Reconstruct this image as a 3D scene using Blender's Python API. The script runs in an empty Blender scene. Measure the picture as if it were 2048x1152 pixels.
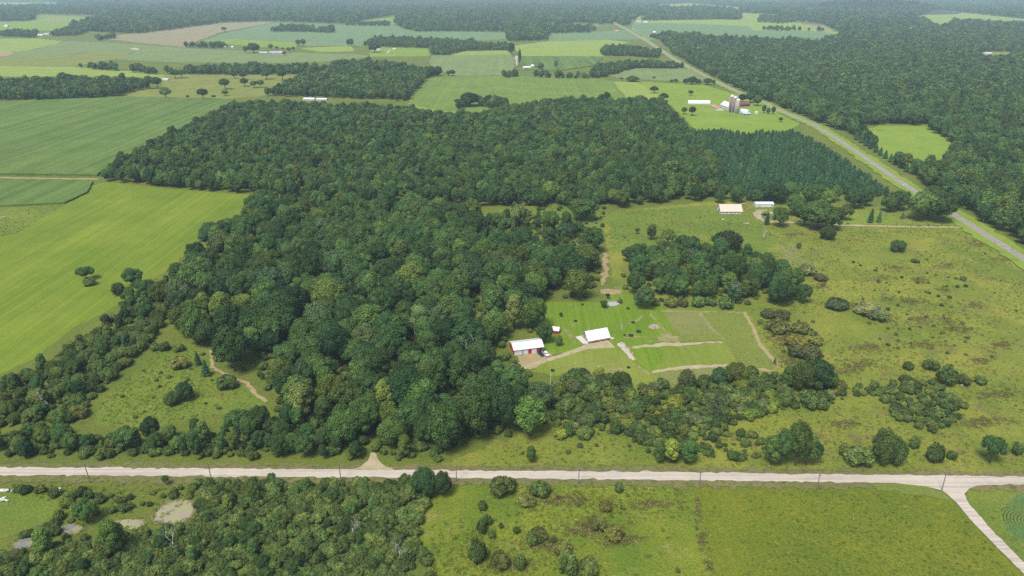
import bpy, math, random
import numpy as np
from mathutils import Vector, Matrix
from mathutils.geometry import tessellate_polygon

S = bpy.context.scene
COL = S.collection
R = math.radians
random.seed(7)
RNG = np.random.default_rng(11)

# ------------------------------------------------------------------ camera, sky, sun, exposure
CAM_H = 185.0
PITCH = R(23.9)
FPX = 1365.0
cam_d = bpy.data.cameras.new('camera')
cam = bpy.data.objects.new('camera', cam_d); COL.objects.link(cam)
cam.location = (0, 0, CAM_H)
cam.rotation_euler = (R(90) - PITCH, 0, 0)
cam_d.sensor_width = 36.0
cam_d.lens = 36.0 * FPX / 2048.0
cam_d.clip_start = 1.0
cam_d.clip_end = 60000.0
S.camera = cam

SUN_EL, SUN_AZ = R(60), R(-150)      # azimuth measured clockwise from +Y
W = bpy.data.worlds.new('World'); S.world = W; W.use_nodes = True
wn = W.node_tree.nodes; wl = W.node_tree.links
bg = wn['Background']
sky = wn.new('ShaderNodeTexSky'); sky.sky_type = 'NISHITA'
sky.sun_disc = False; sky.sun_elevation = SUN_EL; sky.sun_rotation = SUN_AZ
sky.air_density = 1.0; sky.dust_density = 3.0; sky.ozone_density = 1.0
hs = wn.new('ShaderNodeHueSaturation'); hs.inputs['Saturation'].default_value = 0.8   # thin overcast
wl.new(sky.outputs[0], hs.inputs['Color']); wl.new(hs.outputs[0], bg.inputs[0])
bg.inputs[1].default_value = 0.10

sun_d = bpy.data.lights.new('sun', 'SUN'); sun_d.energy = 2.3; sun_d.angle = R(18); sun_d.color = (1.0, 0.96, 0.88)
sun = bpy.data.objects.new('sun', sun_d); COL.objects.link(sun)
sd = Vector((math.sin(SUN_AZ) * math.cos(SUN_EL), math.cos(SUN_AZ) * math.cos(SUN_EL), math.sin(SUN_EL)))
sun.rotation_euler = sd.to_track_quat('Z', 'Y').to_euler()
sun.location = (-200, -200, 400)

S.view_settings.view_transform = 'Standard'
S.view_settings.look = 'None'
S.view_settings.exposure = 0.8
S.view_settings.gamma = 1.0
S.view_settings.use_curve_mapping = False
S.cycles.use_denoising = False
S.cycles.max_bounces = 5
S.cycles.diffuse_bounces = 3
S.cycles.glossy_bounces = 2
S.cycles.transmission_bounces = 3
S.cycles.volume_bounces = 1
S.cycles.transparent_max_bounces = 4
HAZE = 0.74e-4

# ------------------------------------------------------------------ pixel of the photograph (2048 wide) -> point of the place
cp, sp = math.cos(PITCH), math.sin(PITCH)
HILLS = []                                   # (x, y, radius_x, radius_y, height)
def hill_h(x, y):
    h = np.zeros_like(np.asarray(x, float))
    for (hx, hy, rx, ry, hh) in HILLS:
        q = ((x - hx) / rx) ** 2 + ((y - hy) / ry) ** 2
        h = h + np.where(q < 1, hh * (1 - q) ** 2, 0)
    return h
def G(px, py, z=0.0):
    dx = (px - 1024) / FPX; dy = (576 - py) / FPX
    d = (dx, cp + dy * sp, -sp + dy * cp)
    t = (CAM_H - z) / -d[2]
    return np.array((d[0] * t, d[1] * t))
def GV(px, py, z=0.0):
    a = G(px, py, z); return Vector((a[0], a[1], z))
def PX(x, y, z=0.0):                         # back to pixels, for keeping only what can be seen
    fx, fz = y * cp - (z - CAM_H) * sp, y * sp + (z - CAM_H) * cp
    return 1024 + FPX * x / fx, 576 - FPX * fz / fx
def ppm(px, py):                             # pixels of the photograph per metre across the view
    a = G(px, py); return FPX / (a[1] * cp + CAM_H * sp)
def dep(py):
    return PITCH - math.atan((576 - py) / FPX)
def poly(pts, zt=13.0):                      # a third value 't' marks a point read at canopy height
    return np.array([G(p[0], p[1], (p[3] if len(p) > 3 else zt) if len(p) > 2 else 0.0) for p in pts])
def inside(P, V):
    x, y = P[:, 0], P[:, 1]; r = np.zeros(len(P), bool); n = len(V)
    for i in range(n):
        x1, y1 = V[i]; x2, y2 = V[(i + 1) % n]
        c = ((y1 > y) != (y2 > y))
        with np.errstate(divide='ignore', invalid='ignore'):
            r ^= c & (x < (x2 - x1) * (y - y1) / (y2 - y1 + 1e-12) + x1)
    return r

# ------------------------------------------------------------------ materials
def lin(c):
    return (c[0], c[1], c[2], 1.0)
class NT:
    def __init__(s, name):
        s.m = bpy.data.materials.new(name); s.m.use_nodes = True
        s.n = s.m.node_tree.nodes; s.l = s.m.node_tree.links
        s.p = s.n['Principled BSDF']; s.out = s.n['Material Output']
    def new(s, t, **k):
        a = s.n.new(t)
        for q, v in k.items(): setattr(a, q, v)
        return a
    def pos(s, sc=(1, 1, 1), rot=0.0):
        g = s.new('ShaderNodeNewGeometry'); mp = s.new('ShaderNodeMapping')
        mp.inputs['Scale'].default_value = sc; mp.inputs['Rotation'].default_value = (0, 0, rot)
        s.l.new(g.outputs['Position'], mp.inputs[0]); return mp.outputs[0]
    def noise(s, vec, scale, detail=4, rough=0.6):
        a = s.new('ShaderNodeTexNoise'); a.inputs['Scale'].default_value = scale
        a.inputs['Detail'].default_value = detail; a.inputs['Roughness'].default_value = rough
        if vec is not None: s.l.new(vec, a.inputs['Vector'])
        return a.outputs['Fac']
    def ramp(s, f, lo, hi, a=0.0, b=1.0):
        m = s.new('ShaderNodeMapRange'); m.inputs[1].default_value = lo; m.inputs[2].default_value = hi
        m.inputs[3].default_value = a; m.inputs[4].default_value = b
        s.l.new(f, m.inputs[0]); return m.outputs[0]
    def mix(s, f, a, b, mode='MIX'):
        m = s.new('ShaderNodeMix', data_type='RGBA', blend_type=mode)
        for sock, v in ((m.inputs[0], f), (m.inputs[6], a), (m.inputs[7], b)):
            if isinstance(v, (int, float)): sock.default_value = v
            elif isinstance(v, tuple): sock.default_value = lin(v)
            else: s.l.new(v, sock)
        return m.outputs[2]
    def scale(s, col, f):
        m = s.new('ShaderNodeVectorMath', operation='SCALE'); s.l.new(col, m.inputs[0])
        if isinstance(f, (int, float)): m.inputs[3].default_value = f
        else: s.l.new(f, m.inputs[3])
        return m.outputs[0]
    def bump(s, h, strength, dist):
        b = s.new('ShaderNodeBump'); b.inputs['Strength'].default_value = strength; b.inputs['Distance'].default_value = dist
        s.l.new(h, b.inputs['Height']); s.l.new(b.outputs[0], s.p.inputs['Normal'])
    def col(s, c):
        s.l.new(c, s.p.inputs['Base Color'])

GS = 0.84
def SDIR(a_, b_):                            # mapping turn that lays stripes along the line between two points
    d = G(*b_) - G(*a_); return math.pi / 2 - math.atan2(d[1], d[0])
def meadow(name, c1, c2, c3=None, big=0.018, mid=0.12, fine=0.9, amt=(0.62, 1.4), c3lo=0.56, stripe=None, bump=0.8, rough=0.9):
    c1, c2 = [tuple(q * GS for q in c_) for c_ in (c1, c2)]; c3 = tuple(q * GS for q in c3) if c3 else None
    t = NT(name); v = t.pos()
    c = t.mix(t.ramp(t.noise(v, big, 5, 0.65), 0.36, 0.64), c1, c2)
    if c3: c = t.mix(t.ramp(t.noise(v, mid, 5, 0.7), c3lo, c3lo + 0.14), c, c3)
    if stripe:                                # mowing or sowing lines: (angle, period in metres, strength)
        q = t.noise(t.pos((2.0 / stripe[1], 0.03 / stripe[1], 1), stripe[0]), 1.0, 4, 0.6)
        c = t.scale(c, t.ramp(q, 0.3, 0.7, 1 - 1.6 * stripe[2], 1 + 1.6 * stripe[2]))
    f = t.noise(v, fine, 6, 0.75)
    c = t.scale(c, t.ramp(f, 0.3, 0.7, amt[0], amt[1]))
    t.col(c); t.p.inputs['Roughness'].default_value = rough; t.p.inputs['Specular IOR Level'].default_value = 0.15
    t.bump(f, bump, 0.6); return t.m
def plain(name, c, rough=0.6, metal=0.0, vary=0.12, scale=0.6, spec=0.4):
    t = NT(name); f = t.noise(t.pos(), scale, 5, 0.65)
    base = t.new('ShaderNodeRGB'); base.outputs[0].default_value = lin(c)
    t.col(t.scale(base.outputs[0], t.ramp(f, 0.3, 0.7, 1 - vary, 1 + vary)))
    t.p.inputs['Roughness'].default_value = rough; t.p.inputs['Metallic'].default_value = metal
    t.p.inputs['Specular IOR Level'].default_value = spec
    return t.m
def gravel(name, c1, c2, track=None):
    c1, c2 = [tuple(q * 0.86 for q in c_) for c_ in (c1, c2)]
    t = NT(name); v = t.pos()
    c = t.mix(t.ramp(t.noise(v, 0.22, 6, 0.7), 0.35, 0.65), c1, c2)
    if track is not None:
        w = t.new('ShaderNodeTexNoise'); w.inputs['Scale'].default_value = 1.0; w.inputs['Detail'].default_value = 3
        mp = t.pos((0.02, 1.1, 1), track); t.l.new(mp, w.inputs['Vector'])
        c = t.scale(c, t.ramp(w.outputs['Fac'], 0.35, 0.65, 0.82, 1.10))
    f = t.noise(v, 2.5, 5, 0.8)
    t.col(t.scale(c, t.ramp(f, 0.3, 0.7, 0.85, 1.13))); t.p.inputs['Roughness'].default_value = 0.95
    t.p.inputs['Specular IOR Level'].default_value = 0.1; t.bump(f, 0.4, 0.05); return t.m
def leaves(name, dark, light, yellow, amount=0.35, trans=0.22):
    t = NT(name)
    oi = t.new('ShaderNodeObjectInfo'); at = t.new('ShaderNodeAttribute', attribute_name='tone')
    c = t.mix(oi.outputs['Random'], dark, light)
    r2 = t.new('ShaderNodeMath', operation='MULTIPLY'); r2.inputs[1].default_value = 7.31; t.l.new(oi.outputs['Random'], r2.inputs[0])
    fr = t.new('ShaderNodeMath', operation='FRACT'); t.l.new(r2.outputs[0], fr.inputs[0])
    c = t.mix(t.ramp(fr.outputs[0], 1 - amount, 1.0, 0.0, 0.9), c, yellow)
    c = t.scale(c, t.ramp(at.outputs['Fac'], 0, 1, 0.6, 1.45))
    r3 = t.new('ShaderNodeMath', operation='MULTIPLY'); r3.inputs[1].default_value = 23.7; t.l.new(oi.outputs['Random'], r3.inputs[0])
    f3 = t.new('ShaderNodeMath', operation='FRACT'); t.l.new(r3.outputs[0], f3.inputs[0])
    c = t.scale(c, t.ramp(f3.outputs[0], 0, 1, 0.66, 1.42))
    c = t.mix(1.0, c, oi.outputs['Color'], 'MULTIPLY')
    t.col(c); t.p.inputs['Roughness'].default_value = 0.62; t.p.inputs['Specular IOR Level'].default_value = 0.1
    tr = t.new('ShaderNodeBsdfTranslucent'); t.l.new(c, tr.inputs[0])
    mx = t.new('ShaderNodeMixShader'); mx.inputs[0].default_value = trans
    t.l.new(t.p.outputs[0], mx.inputs[1]); t.l.new(tr.outputs[0], mx.inputs[2]); t.l.new(mx.outputs[0], t.out.inputs[0])
    return t.m

M = {}
M['rough'] = meadow('rough_grass', (0.11, 0.15, 0.022), (0.15, 0.175, 0.028), (0.09, 0.12, 0.024))
M['floor'] = meadow('wood_floor', (0.045, 0.07, 0.018), (0.06, 0.09, 0.02), (0.04, 0.05, 0.02))
M['meadow'] = meadow('old_meadow', (0.132, 0.186, 0.022), (0.242, 0.252, 0.036), (0.165, 0.14, 0.05), mid=0.05, c3lo=0.55, big=0.03, bump=1.0)
M['meadow2'] = meadow('bright_meadow', (0.11, 0.175, 0.022), (0.18, 0.225, 0.03), (0.17, 0.17, 0.04), mid=0.06, bump=1.0)
M['fallow'] = meadow('fallow_field', (0.115, 0.165, 0.012), (0.17, 0.195, 0.014), (0.24, 0.225, 0.016), mid=0.16, c3lo=0.57, big=0.03, bump=1.0)
M['tangle'] = meadow('tangled_grass', (0.115, 0.18, 0.016), (0.205, 0.235, 0.022), (0.30, 0.26, 0.10), mid=0.05, c3lo=0.58, big=0.04, bump=1.0)
M['hay'] = meadow('hay_stubble', (0.125, 0.195, 0.012), (0.18, 0.235, 0.02), (0.185, 0.195, 0.025), amt=(0.82, 1.17), stripe=(SDIR((0, 740), (470, 405)), 7.0, 0.10), bump=0.4)
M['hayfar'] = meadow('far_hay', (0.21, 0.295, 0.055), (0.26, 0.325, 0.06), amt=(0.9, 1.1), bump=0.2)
M['lawn'] = meadow('mown_lawn', (0.12, 0.205, 0.012), (0.155, 0.235, 0.018), (0.22, 0.235, 0.045), mid=0.09, c3lo=0.57, amt=(0.75, 1.25), stripe=(R(-2), 3.2, 0.10), bump=0.3)
M['mown'] = meadow('dry_mown_grass', (0.15, 0.215, 0.022), (0.21, 0.245, 0.04), (0.25, 0.225, 0.08), c3lo=0.58, amt=(0.8, 1.2), stripe=(R(80), 4.5, 0.06), bump=0.4)
M['plot'] = meadow('dry_plot', (0.175, 0.205, 0.05), (0.225, 0.225, 0.075), (0.14, 0.18, 0.04), amt=(0.72, 1.28))
M['plot2'] = meadow('green_plot', (0.145, 0.195, 0.032), (0.195, 0.225, 0.042), (0.21, 0.21, 0.055), amt=(0.72, 1.28))
M['pasture'] = meadow('yellow_pasture', (0.18, 0.20, 0.045), (0.21, 0.24, 0.05), (0.13, 0.17, 0.04), mid=0.03, amt=(0.85, 1.15), bump=0.5)
M['graze'] = meadow('green_pasture', (0.17, 0.265, 0.028), (0.22, 0.30, 0.034), (0.15, 0.21, 0.03), mid=0.04, amt=(0.8, 1.2), bump=0.5)
M['corn'] = meadow('corn', (0.095, 0.165, 0.03), (0.125, 0.19, 0.042), (0.15, 0.20, 0.055), mid=0.02, amt=(0.75, 1.25), stripe=(SDIR((0, 330), (400, 218)), 22.0, 0.16), bump=0.9)
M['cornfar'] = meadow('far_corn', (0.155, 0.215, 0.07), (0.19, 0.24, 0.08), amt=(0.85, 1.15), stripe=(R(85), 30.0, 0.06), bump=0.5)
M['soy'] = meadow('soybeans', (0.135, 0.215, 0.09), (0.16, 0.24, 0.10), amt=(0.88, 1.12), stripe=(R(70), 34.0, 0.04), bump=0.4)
M['soynear'] = meadow('soybean_field', (0.125, 0.205, 0.034), (0.165, 0.235, 0.042), (0.20, 0.27, 0.05), mid=0.015, amt=(0.8, 1.2), stripe=(R(86), 16.0, 0.06), bump=0.7)
M['ripe'] = meadow('ripening_grain', (0.25, 0.225, 0.12), (0.29, 0.25, 0.135), amt=(0.88, 1.12), bump=0.5)
M['verge'] = meadow('road_verge', (0.15, 0.155, 0.05), (0.20, 0.175, 0.075), (0.09, 0.12, 0.026), mid=0.3, c3lo=0.5, amt=(0.7, 1.3))
M['gravel'] = gravel('gravel', (0.45, 0.40, 0.335), (0.51, 0.455, 0.385), R(1.2))
M['dirt'] = gravel('dirt', (0.28, 0.225, 0.105), (0.36, 0.29, 0.16))
M['paledirt'] = gravel('pale_dirt', (0.31, 0.27, 0.14), (0.17, 0.19, 0.045))
M['drive'] = gravel('driveway', (0.44, 0.37, 0.26), (0.31, 0.28, 0.14))
M['road'] = gravel('worn_asphalt', (0.27, 0.245, 0.22), (0.32, 0.295, 0.26), R(90 - 30))
M['leaf'] = leaves('broadleaf_foliage', (0.044, 0.100, 0.030), (0.084, 0.146, 0.034), (0.125, 0.165, 0.030), 0.2, 0.22)
M['leaffar'] = leaves('far_foliage', (0.046, 0.098, 0.028), (0.086, 0.140, 0.032), (0.11, 0.15, 0.028), 0.2, 0.22)
M['shrubleaf'] = leaves('shrub_foliage', (0.075, 0.122, 0.03), (0.11, 0.16, 0.04), (0.155, 0.19, 0.042), 0.3, 0.33)
M['needle'] = leaves('pine_needles', (0.042, 0.115, 0.046), (0.062, 0.14, 0.051), (0.092, 0.16, 0.048), 0.25, 0.25)
M['weed'] = leaves('weeds', (0.13, 0.195, 0.026), (0.20, 0.235, 0.036), (0.27, 0.25, 0.07), 0.35, 0.35)
M['bark'] = plain('bark', (0.11, 0.09, 0.07), 0.9, vary=0.3, scale=3)
M['deadwood'] = plain('dead_wood', (0.40, 0.37, 0.335), 0.9, vary=0.25, scale=2)
M['birch'] = plain('birch_bark', (0.55, 0.52, 0.47), 0.8, vary=0.3, scale=3)

# ------------------------------------------------------------------ object helpers
def tag(o, label=None, cat=None, group=None, kind=None):
    if label: o['label'] = label
    if cat: o['category'] = cat
    if group: o['group'] = group
    if kind: o['kind'] = kind
    return o
def link(name, me, mats, parent=None):
    if not isinstance(mats, (list, tuple)): mats = [mats]
    if not len(me.materials):
        for m in mats: me.materials.append(m)
    o = bpy.data.objects.new(name, me); COL.objects.link(o)
    if parent is not None: o.parent = parent
    return o
def empty(name, loc, rz=0.0, sc=1.0):
    o = bpy.data.objects.new(name, None); COL.objects.link(o)
    o.empty_display_size = 0.5; o.location = loc; o.rotation_euler = (0, 0, rz)
    o.scale = (sc, sc, sc) if isinstance(sc, (int, float)) else sc
    return o
class MB:                                    # gathers simple shapes into one mesh
    def __init__(s): s.v = []; s.f = []
    def add(s, vs, fs):
        b = len(s.v); s.v += [tuple(v) for v in vs]; s.f += [tuple(i + b for i in f) for f in fs]; return s
    def box(s, x0, x1, y0, y1, z0, z1):
        return s.add([(x, y, z) for z in (z0, z1) for x, y in ((x0, y0), (x1, y0), (x1, y1), (x0, y1))],
                     [(3, 2, 1, 0), (4, 5, 6, 7), (0, 1, 5, 4), (1, 2, 6, 5), (2, 3, 7, 6), (3, 0, 4, 7)])
    def slab(s, q, th):                      # a sheet of four corners given thickness along its normal
        q = [Vector(a) for a in q]; n = (q[1] - q[0]).cross(q[3] - q[0]).normalized() * th
        return s.add(q + [a + n for a in q], [(3, 2, 1, 0), (4, 5, 6, 7), (0, 1, 5, 4), (1, 2, 6, 5), (2, 3, 7, 6), (3, 0, 4, 7)])
    def prism(s, prof, x0, x1):              # profile in (y, z) run along x
        n = len(prof)
        return s.add([(x0, y, z) for y, z in prof] + [(x1, y, z) for y, z in prof],
                     [tuple(range(n - 1, -1, -1)), tuple(range(n, 2 * n))] + [(i, (i + 1) % n, n + (i + 1) % n, n + i) for i in range(n)][::1])
    def tube(s, pts, rad, seg=6):
        pts = [Vector(p) for p in pts]; rings = []
        for i, p in enumerate(pts):
            d = (pts[min(i + 1, len(pts) - 1)] - pts[max(i - 1, 0)]).normalized()
            a = d.orthogonal().normalized(); b = d.cross(a)
            rings.append([p + (a * math.cos(k * 2 * math.pi / seg) + b * math.sin(k * 2 * math.pi / seg)) * rad[i] for k in range(seg)])
        vs = [v for r in rings for v in r]; fs = []
        for i in range(len(pts) - 1):
            for k in range(seg):
                k2 = (k + 1) % seg; fs.append((i * seg + k, i * seg + k2, (i + 1) * seg + k2, (i + 1) * seg + k))
        fs += [tuple(range(seg - 1, -1, -1)), tuple(range((len(pts) - 1) * seg, len(pts) * seg))]
        return s.add(vs, fs)
    def lathe(s, prof, seg=20, c=(0, 0)):    # profile in (radius, z)
        vs = [(c[0] + r * math.cos(k * 2 * math.pi / seg), c[1] + r * math.sin(k * 2 * math.pi / seg), z) for r, z in prof for k in range(seg)]
        fs = [(i * seg + k, i * seg + (k + 1) % seg, (i + 1) * seg + (k + 1) % seg, (i + 1) * seg + k) for i in range(len(prof) - 1) for k in range(seg)]
        fs += [tuple(range(seg - 1, -1, -1)), tuple(range((len(prof) - 1) * seg, len(prof) * seg))]
        return s.add(vs, fs)
    def mesh(s, name, smooth=False):
        me = bpy.data.meshes.new(name); me.from_pydata(s.v, [], s.f); me.update()
        if smooth: me.polygons.foreach_set('use_smooth', [True] * len(me.polygons))
        return me
    def obj(s, name, mat, parent=None, smooth=False):
        return link(name, s.mesh(name, smooth), mat, parent)

# ------------------------------------------------------------------ the ground and its fields
LAYER = [0, 0]
ZN = [0.05]
def ragged(V, step, jit):
    out = []
    n = len(V)
    for i in range(n):
        a, b = V[i], V[(i + 1) % n]; L = np.linalg.norm(b - a)
        st = max(step, L / 60); k = max(1, int(L / st))
        nrm = np.array((-(b - a)[1], (b - a)[0])) / (L + 1e-9)
        for j in range(k):
            p = a + (b - a) * j / k
            out.append(p + nrm * RNG.normal(0, jit) if j else p + RNG.normal(0, jit * 0.5, 2))
    return np.array(out)
def sheet(name, pts, mat, height=0.0, jit=0.5, step=2.0, zt=13.0, V=None, label=None):
    """a field, path or pool lying on the ground; height > 0 makes it a standing crop with a side"""
    V = poly(pts, zt) if V is None else V
    far = np.median(V[:, 1])
    V = ragged(V, step * max(1, far / 350), jit * max(1, far / 500))
    if V[:, 1].max() > 900:                  # far sheets and near sheets are stacked apart
        LAYER[0] += 1; z = 0.012 * LAYER[0]
    else:
        LAYER[1] += 1; z = 0.02 + 0.004 * LAYER[1]; ZN[0] = z
    vs = [Vector((p[0], p[1], z + height)) for p in V]
    tris = tessellate_polygon([vs])
    n = len(vs); f = []
    for t in tris:
        a, b, c = (vs[i] for i in t)
        f.append(t if (b - a).cross(c - a).z > 0 else (t[0], t[2], t[1]))
    v = [tuple(p) for p in vs]
    if height > 0:
        v += [(p[0], p[1], -0.05) for p in vs]
        f += [(i, n + i, n + (i + 1) % n, (i + 1) % n) for i in range(n)]
    me = bpy.data.meshes.new(name); me.from_pydata(v, [], f); me.update()
    o = link(name, me, mat); o['kind'] = 'structure'
    if label: o['label'] = label
    return o
def smooth(V, n=2):                          # rounded shore lines
    for _ in range(n):
        W_ = np.roll(V, -1, 0); V = np.stack([V * .75 + W_ * .25, V * .25 + W_ * .75], 1).reshape(-1, 2)
    return V
def strip_poly(center, widths):              # a way along pixel points, width in metres
    C = np.array([G(*p) for p in center]); n = len(C); Lf, Rt = [], []
    for i in range(n):
        d = C[min(i + 1, n - 1)] - C[max(i - 1, 0)]; d = d / np.linalg.norm(d); nn = np.array((-d[1], d[0]))
        w = widths[i] if isinstance(widths, (list, tuple)) else widths
        Lf.append(C[i] + nn * w / 2); Rt.append(C[i] - nn * w / 2)
    return np.array(Lf + Rt[::-1])

gme = MB().add([(-14000, -700, 0), (14000, -700, 0), (14000, 16000, 0), (-14000, 16000, 0)], [(0, 1, 2, 3)])
g = gme.obj('ground', M['rough']); g['kind'] = 'structure'

# hazy far rises that carry the woods
for (px, py, rx, ry, hh) in ((1745, 22, 560, 800, 62), (1480, 4, 1200, 900, 45), (640, 8, 1500, 1000, 42), (2010, 8, 900, 800, 40), (160, 2, 1200, 900, 45), (1120, 6, 900, 900, 32)):
    a = G(px, py); HILLS.append((a[0], a[1], rx, ry, hh))
    ng = 24; hb = MB(); vs = []; fs = []
    for i in range(ng + 1):
        for k in range(36):
            r_ = i / ng; x = a[0] + rx * r_ * math.cos(k * math.pi / 18); y = a[1] + ry * r_ * math.sin(k * math.pi / 18)
            vs.append((x, y, hh * (1 - r_ * r_) ** 2 - (0.5 if i == ng else 0)))
    for i in range(ng):
        for k in range(36):
            k2 = (k + 1) % 36; fs.append((i * 36 + k, (i + 1) * 36 + k, (i + 1) * 36 + k2, i * 36 + k2))
    o = hb.add(vs, fs).obj('hill', M['floor'], smooth=True); o['kind'] = 'structure'

T = 't'
# ---- far fields
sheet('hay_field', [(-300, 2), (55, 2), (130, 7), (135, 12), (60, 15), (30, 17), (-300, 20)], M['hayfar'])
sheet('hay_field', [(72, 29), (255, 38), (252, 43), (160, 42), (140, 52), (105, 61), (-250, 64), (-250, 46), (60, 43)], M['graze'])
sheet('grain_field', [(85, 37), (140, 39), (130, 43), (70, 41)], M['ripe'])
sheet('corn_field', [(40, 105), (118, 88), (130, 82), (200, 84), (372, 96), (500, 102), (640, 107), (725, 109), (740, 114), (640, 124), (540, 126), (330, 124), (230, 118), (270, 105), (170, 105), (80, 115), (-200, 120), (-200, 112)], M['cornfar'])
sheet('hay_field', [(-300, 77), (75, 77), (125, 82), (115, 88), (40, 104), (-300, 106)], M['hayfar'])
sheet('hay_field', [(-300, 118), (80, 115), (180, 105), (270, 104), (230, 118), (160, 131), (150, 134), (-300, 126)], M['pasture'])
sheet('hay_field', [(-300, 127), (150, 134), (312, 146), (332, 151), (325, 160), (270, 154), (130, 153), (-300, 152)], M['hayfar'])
sheet('pasture', [(330, 150), (470, 150), (600, 150), (575, 158), (540, 178), (530, 192), (440, 198), (245, 193), (290, 178), (322, 174)], M['pasture'])
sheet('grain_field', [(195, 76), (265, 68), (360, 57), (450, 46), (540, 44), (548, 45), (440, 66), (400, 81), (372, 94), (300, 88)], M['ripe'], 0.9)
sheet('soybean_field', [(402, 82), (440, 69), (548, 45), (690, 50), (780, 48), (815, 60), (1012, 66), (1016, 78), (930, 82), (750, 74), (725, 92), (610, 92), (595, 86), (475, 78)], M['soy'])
sheet('hay_field', [(402, 82), (475, 78), (595, 86), (590, 97), (520, 94), (480, 91)], M['graze'])
sheet('hay_field', [(598, 96), (705, 92), (708, 103), (640, 104)], M['hayfar'])
sheet('farm_track', None, M['paledirt'], V=strip_poly([(613, 93), (625, 82), (640, 75), (655, 67)], 5.0))
sheet('farm_track', None, M['paledirt'], V=strip_poly([(355, 95), (371, 91), (400, 80), (430, 70)], 5.0))
sheet('hay_field', [(725, 41), (800, 33), (792, 49), (780, 48)], M['graze'])
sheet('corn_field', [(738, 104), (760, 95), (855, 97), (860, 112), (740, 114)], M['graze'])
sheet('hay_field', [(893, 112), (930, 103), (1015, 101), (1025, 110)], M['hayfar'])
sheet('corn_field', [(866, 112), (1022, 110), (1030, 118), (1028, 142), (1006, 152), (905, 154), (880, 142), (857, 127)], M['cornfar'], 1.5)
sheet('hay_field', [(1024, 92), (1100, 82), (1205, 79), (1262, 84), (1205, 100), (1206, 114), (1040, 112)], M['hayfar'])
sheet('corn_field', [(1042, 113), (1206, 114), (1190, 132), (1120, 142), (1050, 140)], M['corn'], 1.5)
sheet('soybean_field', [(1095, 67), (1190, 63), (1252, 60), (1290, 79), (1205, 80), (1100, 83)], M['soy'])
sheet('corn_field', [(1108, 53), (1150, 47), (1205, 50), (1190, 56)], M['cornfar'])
sheet('soybean_field', [(815, 209), (850, 165), (872, 153), (1004, 152), (1196, 158), (1226, 163), (1252, 197), (1100, 225), (1000, 228), (900, 222)], M['soynear'], 0.6)
sheet('hay_field', [(815, 210), (905, 218), (1005, 222), (1010, 232), (830, 230)], M['graze'])
sheet('hay_field', [(1226, 163), (1275, 165), (1322, 192), (1345, 212), (1252, 199)], M['hayfar'])
sheet('corn_field', [(1206, 152), (1270, 138), (1382, 139), (1418, 160), (1400, 167), (1290, 161), (1230, 156)], M['cornfar'], 1.5)
sheet('pasture', [(1275, 164), (1400, 168), (1470, 188), (1530, 212), (1600, 248), (1580, 262), (1400, 284), (1386, 256), (1340, 208)], M['graze'])
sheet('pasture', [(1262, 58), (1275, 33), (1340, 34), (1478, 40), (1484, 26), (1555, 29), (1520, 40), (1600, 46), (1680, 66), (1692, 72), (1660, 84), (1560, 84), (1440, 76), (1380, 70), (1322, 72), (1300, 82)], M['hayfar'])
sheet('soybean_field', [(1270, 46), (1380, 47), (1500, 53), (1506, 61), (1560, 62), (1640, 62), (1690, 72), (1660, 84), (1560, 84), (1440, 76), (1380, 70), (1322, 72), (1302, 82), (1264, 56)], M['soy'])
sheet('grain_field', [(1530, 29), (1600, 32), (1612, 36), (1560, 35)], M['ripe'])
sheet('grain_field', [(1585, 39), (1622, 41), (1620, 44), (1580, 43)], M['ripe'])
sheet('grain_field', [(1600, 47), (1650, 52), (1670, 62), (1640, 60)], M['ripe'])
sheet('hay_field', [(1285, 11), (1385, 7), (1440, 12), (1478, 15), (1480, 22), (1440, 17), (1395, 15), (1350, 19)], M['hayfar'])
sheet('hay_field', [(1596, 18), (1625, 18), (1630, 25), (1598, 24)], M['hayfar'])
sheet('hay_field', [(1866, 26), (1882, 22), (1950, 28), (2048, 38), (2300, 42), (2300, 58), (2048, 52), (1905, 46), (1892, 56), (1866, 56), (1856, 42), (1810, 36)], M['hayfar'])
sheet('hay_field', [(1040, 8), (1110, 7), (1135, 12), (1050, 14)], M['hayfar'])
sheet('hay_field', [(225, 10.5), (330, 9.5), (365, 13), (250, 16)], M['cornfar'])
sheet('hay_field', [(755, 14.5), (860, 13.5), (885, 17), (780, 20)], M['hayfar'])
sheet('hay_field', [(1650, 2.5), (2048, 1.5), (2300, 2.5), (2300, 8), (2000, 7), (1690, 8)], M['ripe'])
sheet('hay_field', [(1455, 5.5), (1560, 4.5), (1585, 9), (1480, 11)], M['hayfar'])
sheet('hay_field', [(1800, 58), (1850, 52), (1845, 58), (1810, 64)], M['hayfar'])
sheet('hay_field', [(590, 5), (640, 6), (652, 11), (600, 9)], M['hayfar'])
sheet('hay_field', [(980, 9), (1004, 9), (1003, 13), (982, 13)], M['hayfar'])
sheet('meadow', [(1712, 262), (1760, 252), (1850, 252), (1912, 292), (1905, 322), (1840, 348), (1780, 322)], M['graze'])
sheet('meadow', [(1985, 258), (2060, 258), (2060, 272), (1995, 272)], M['graze'])
sheet('clearing', [(1930, 104), (2030, 103), (2020, 113), (1945, 111)], M['pasture'])
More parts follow.
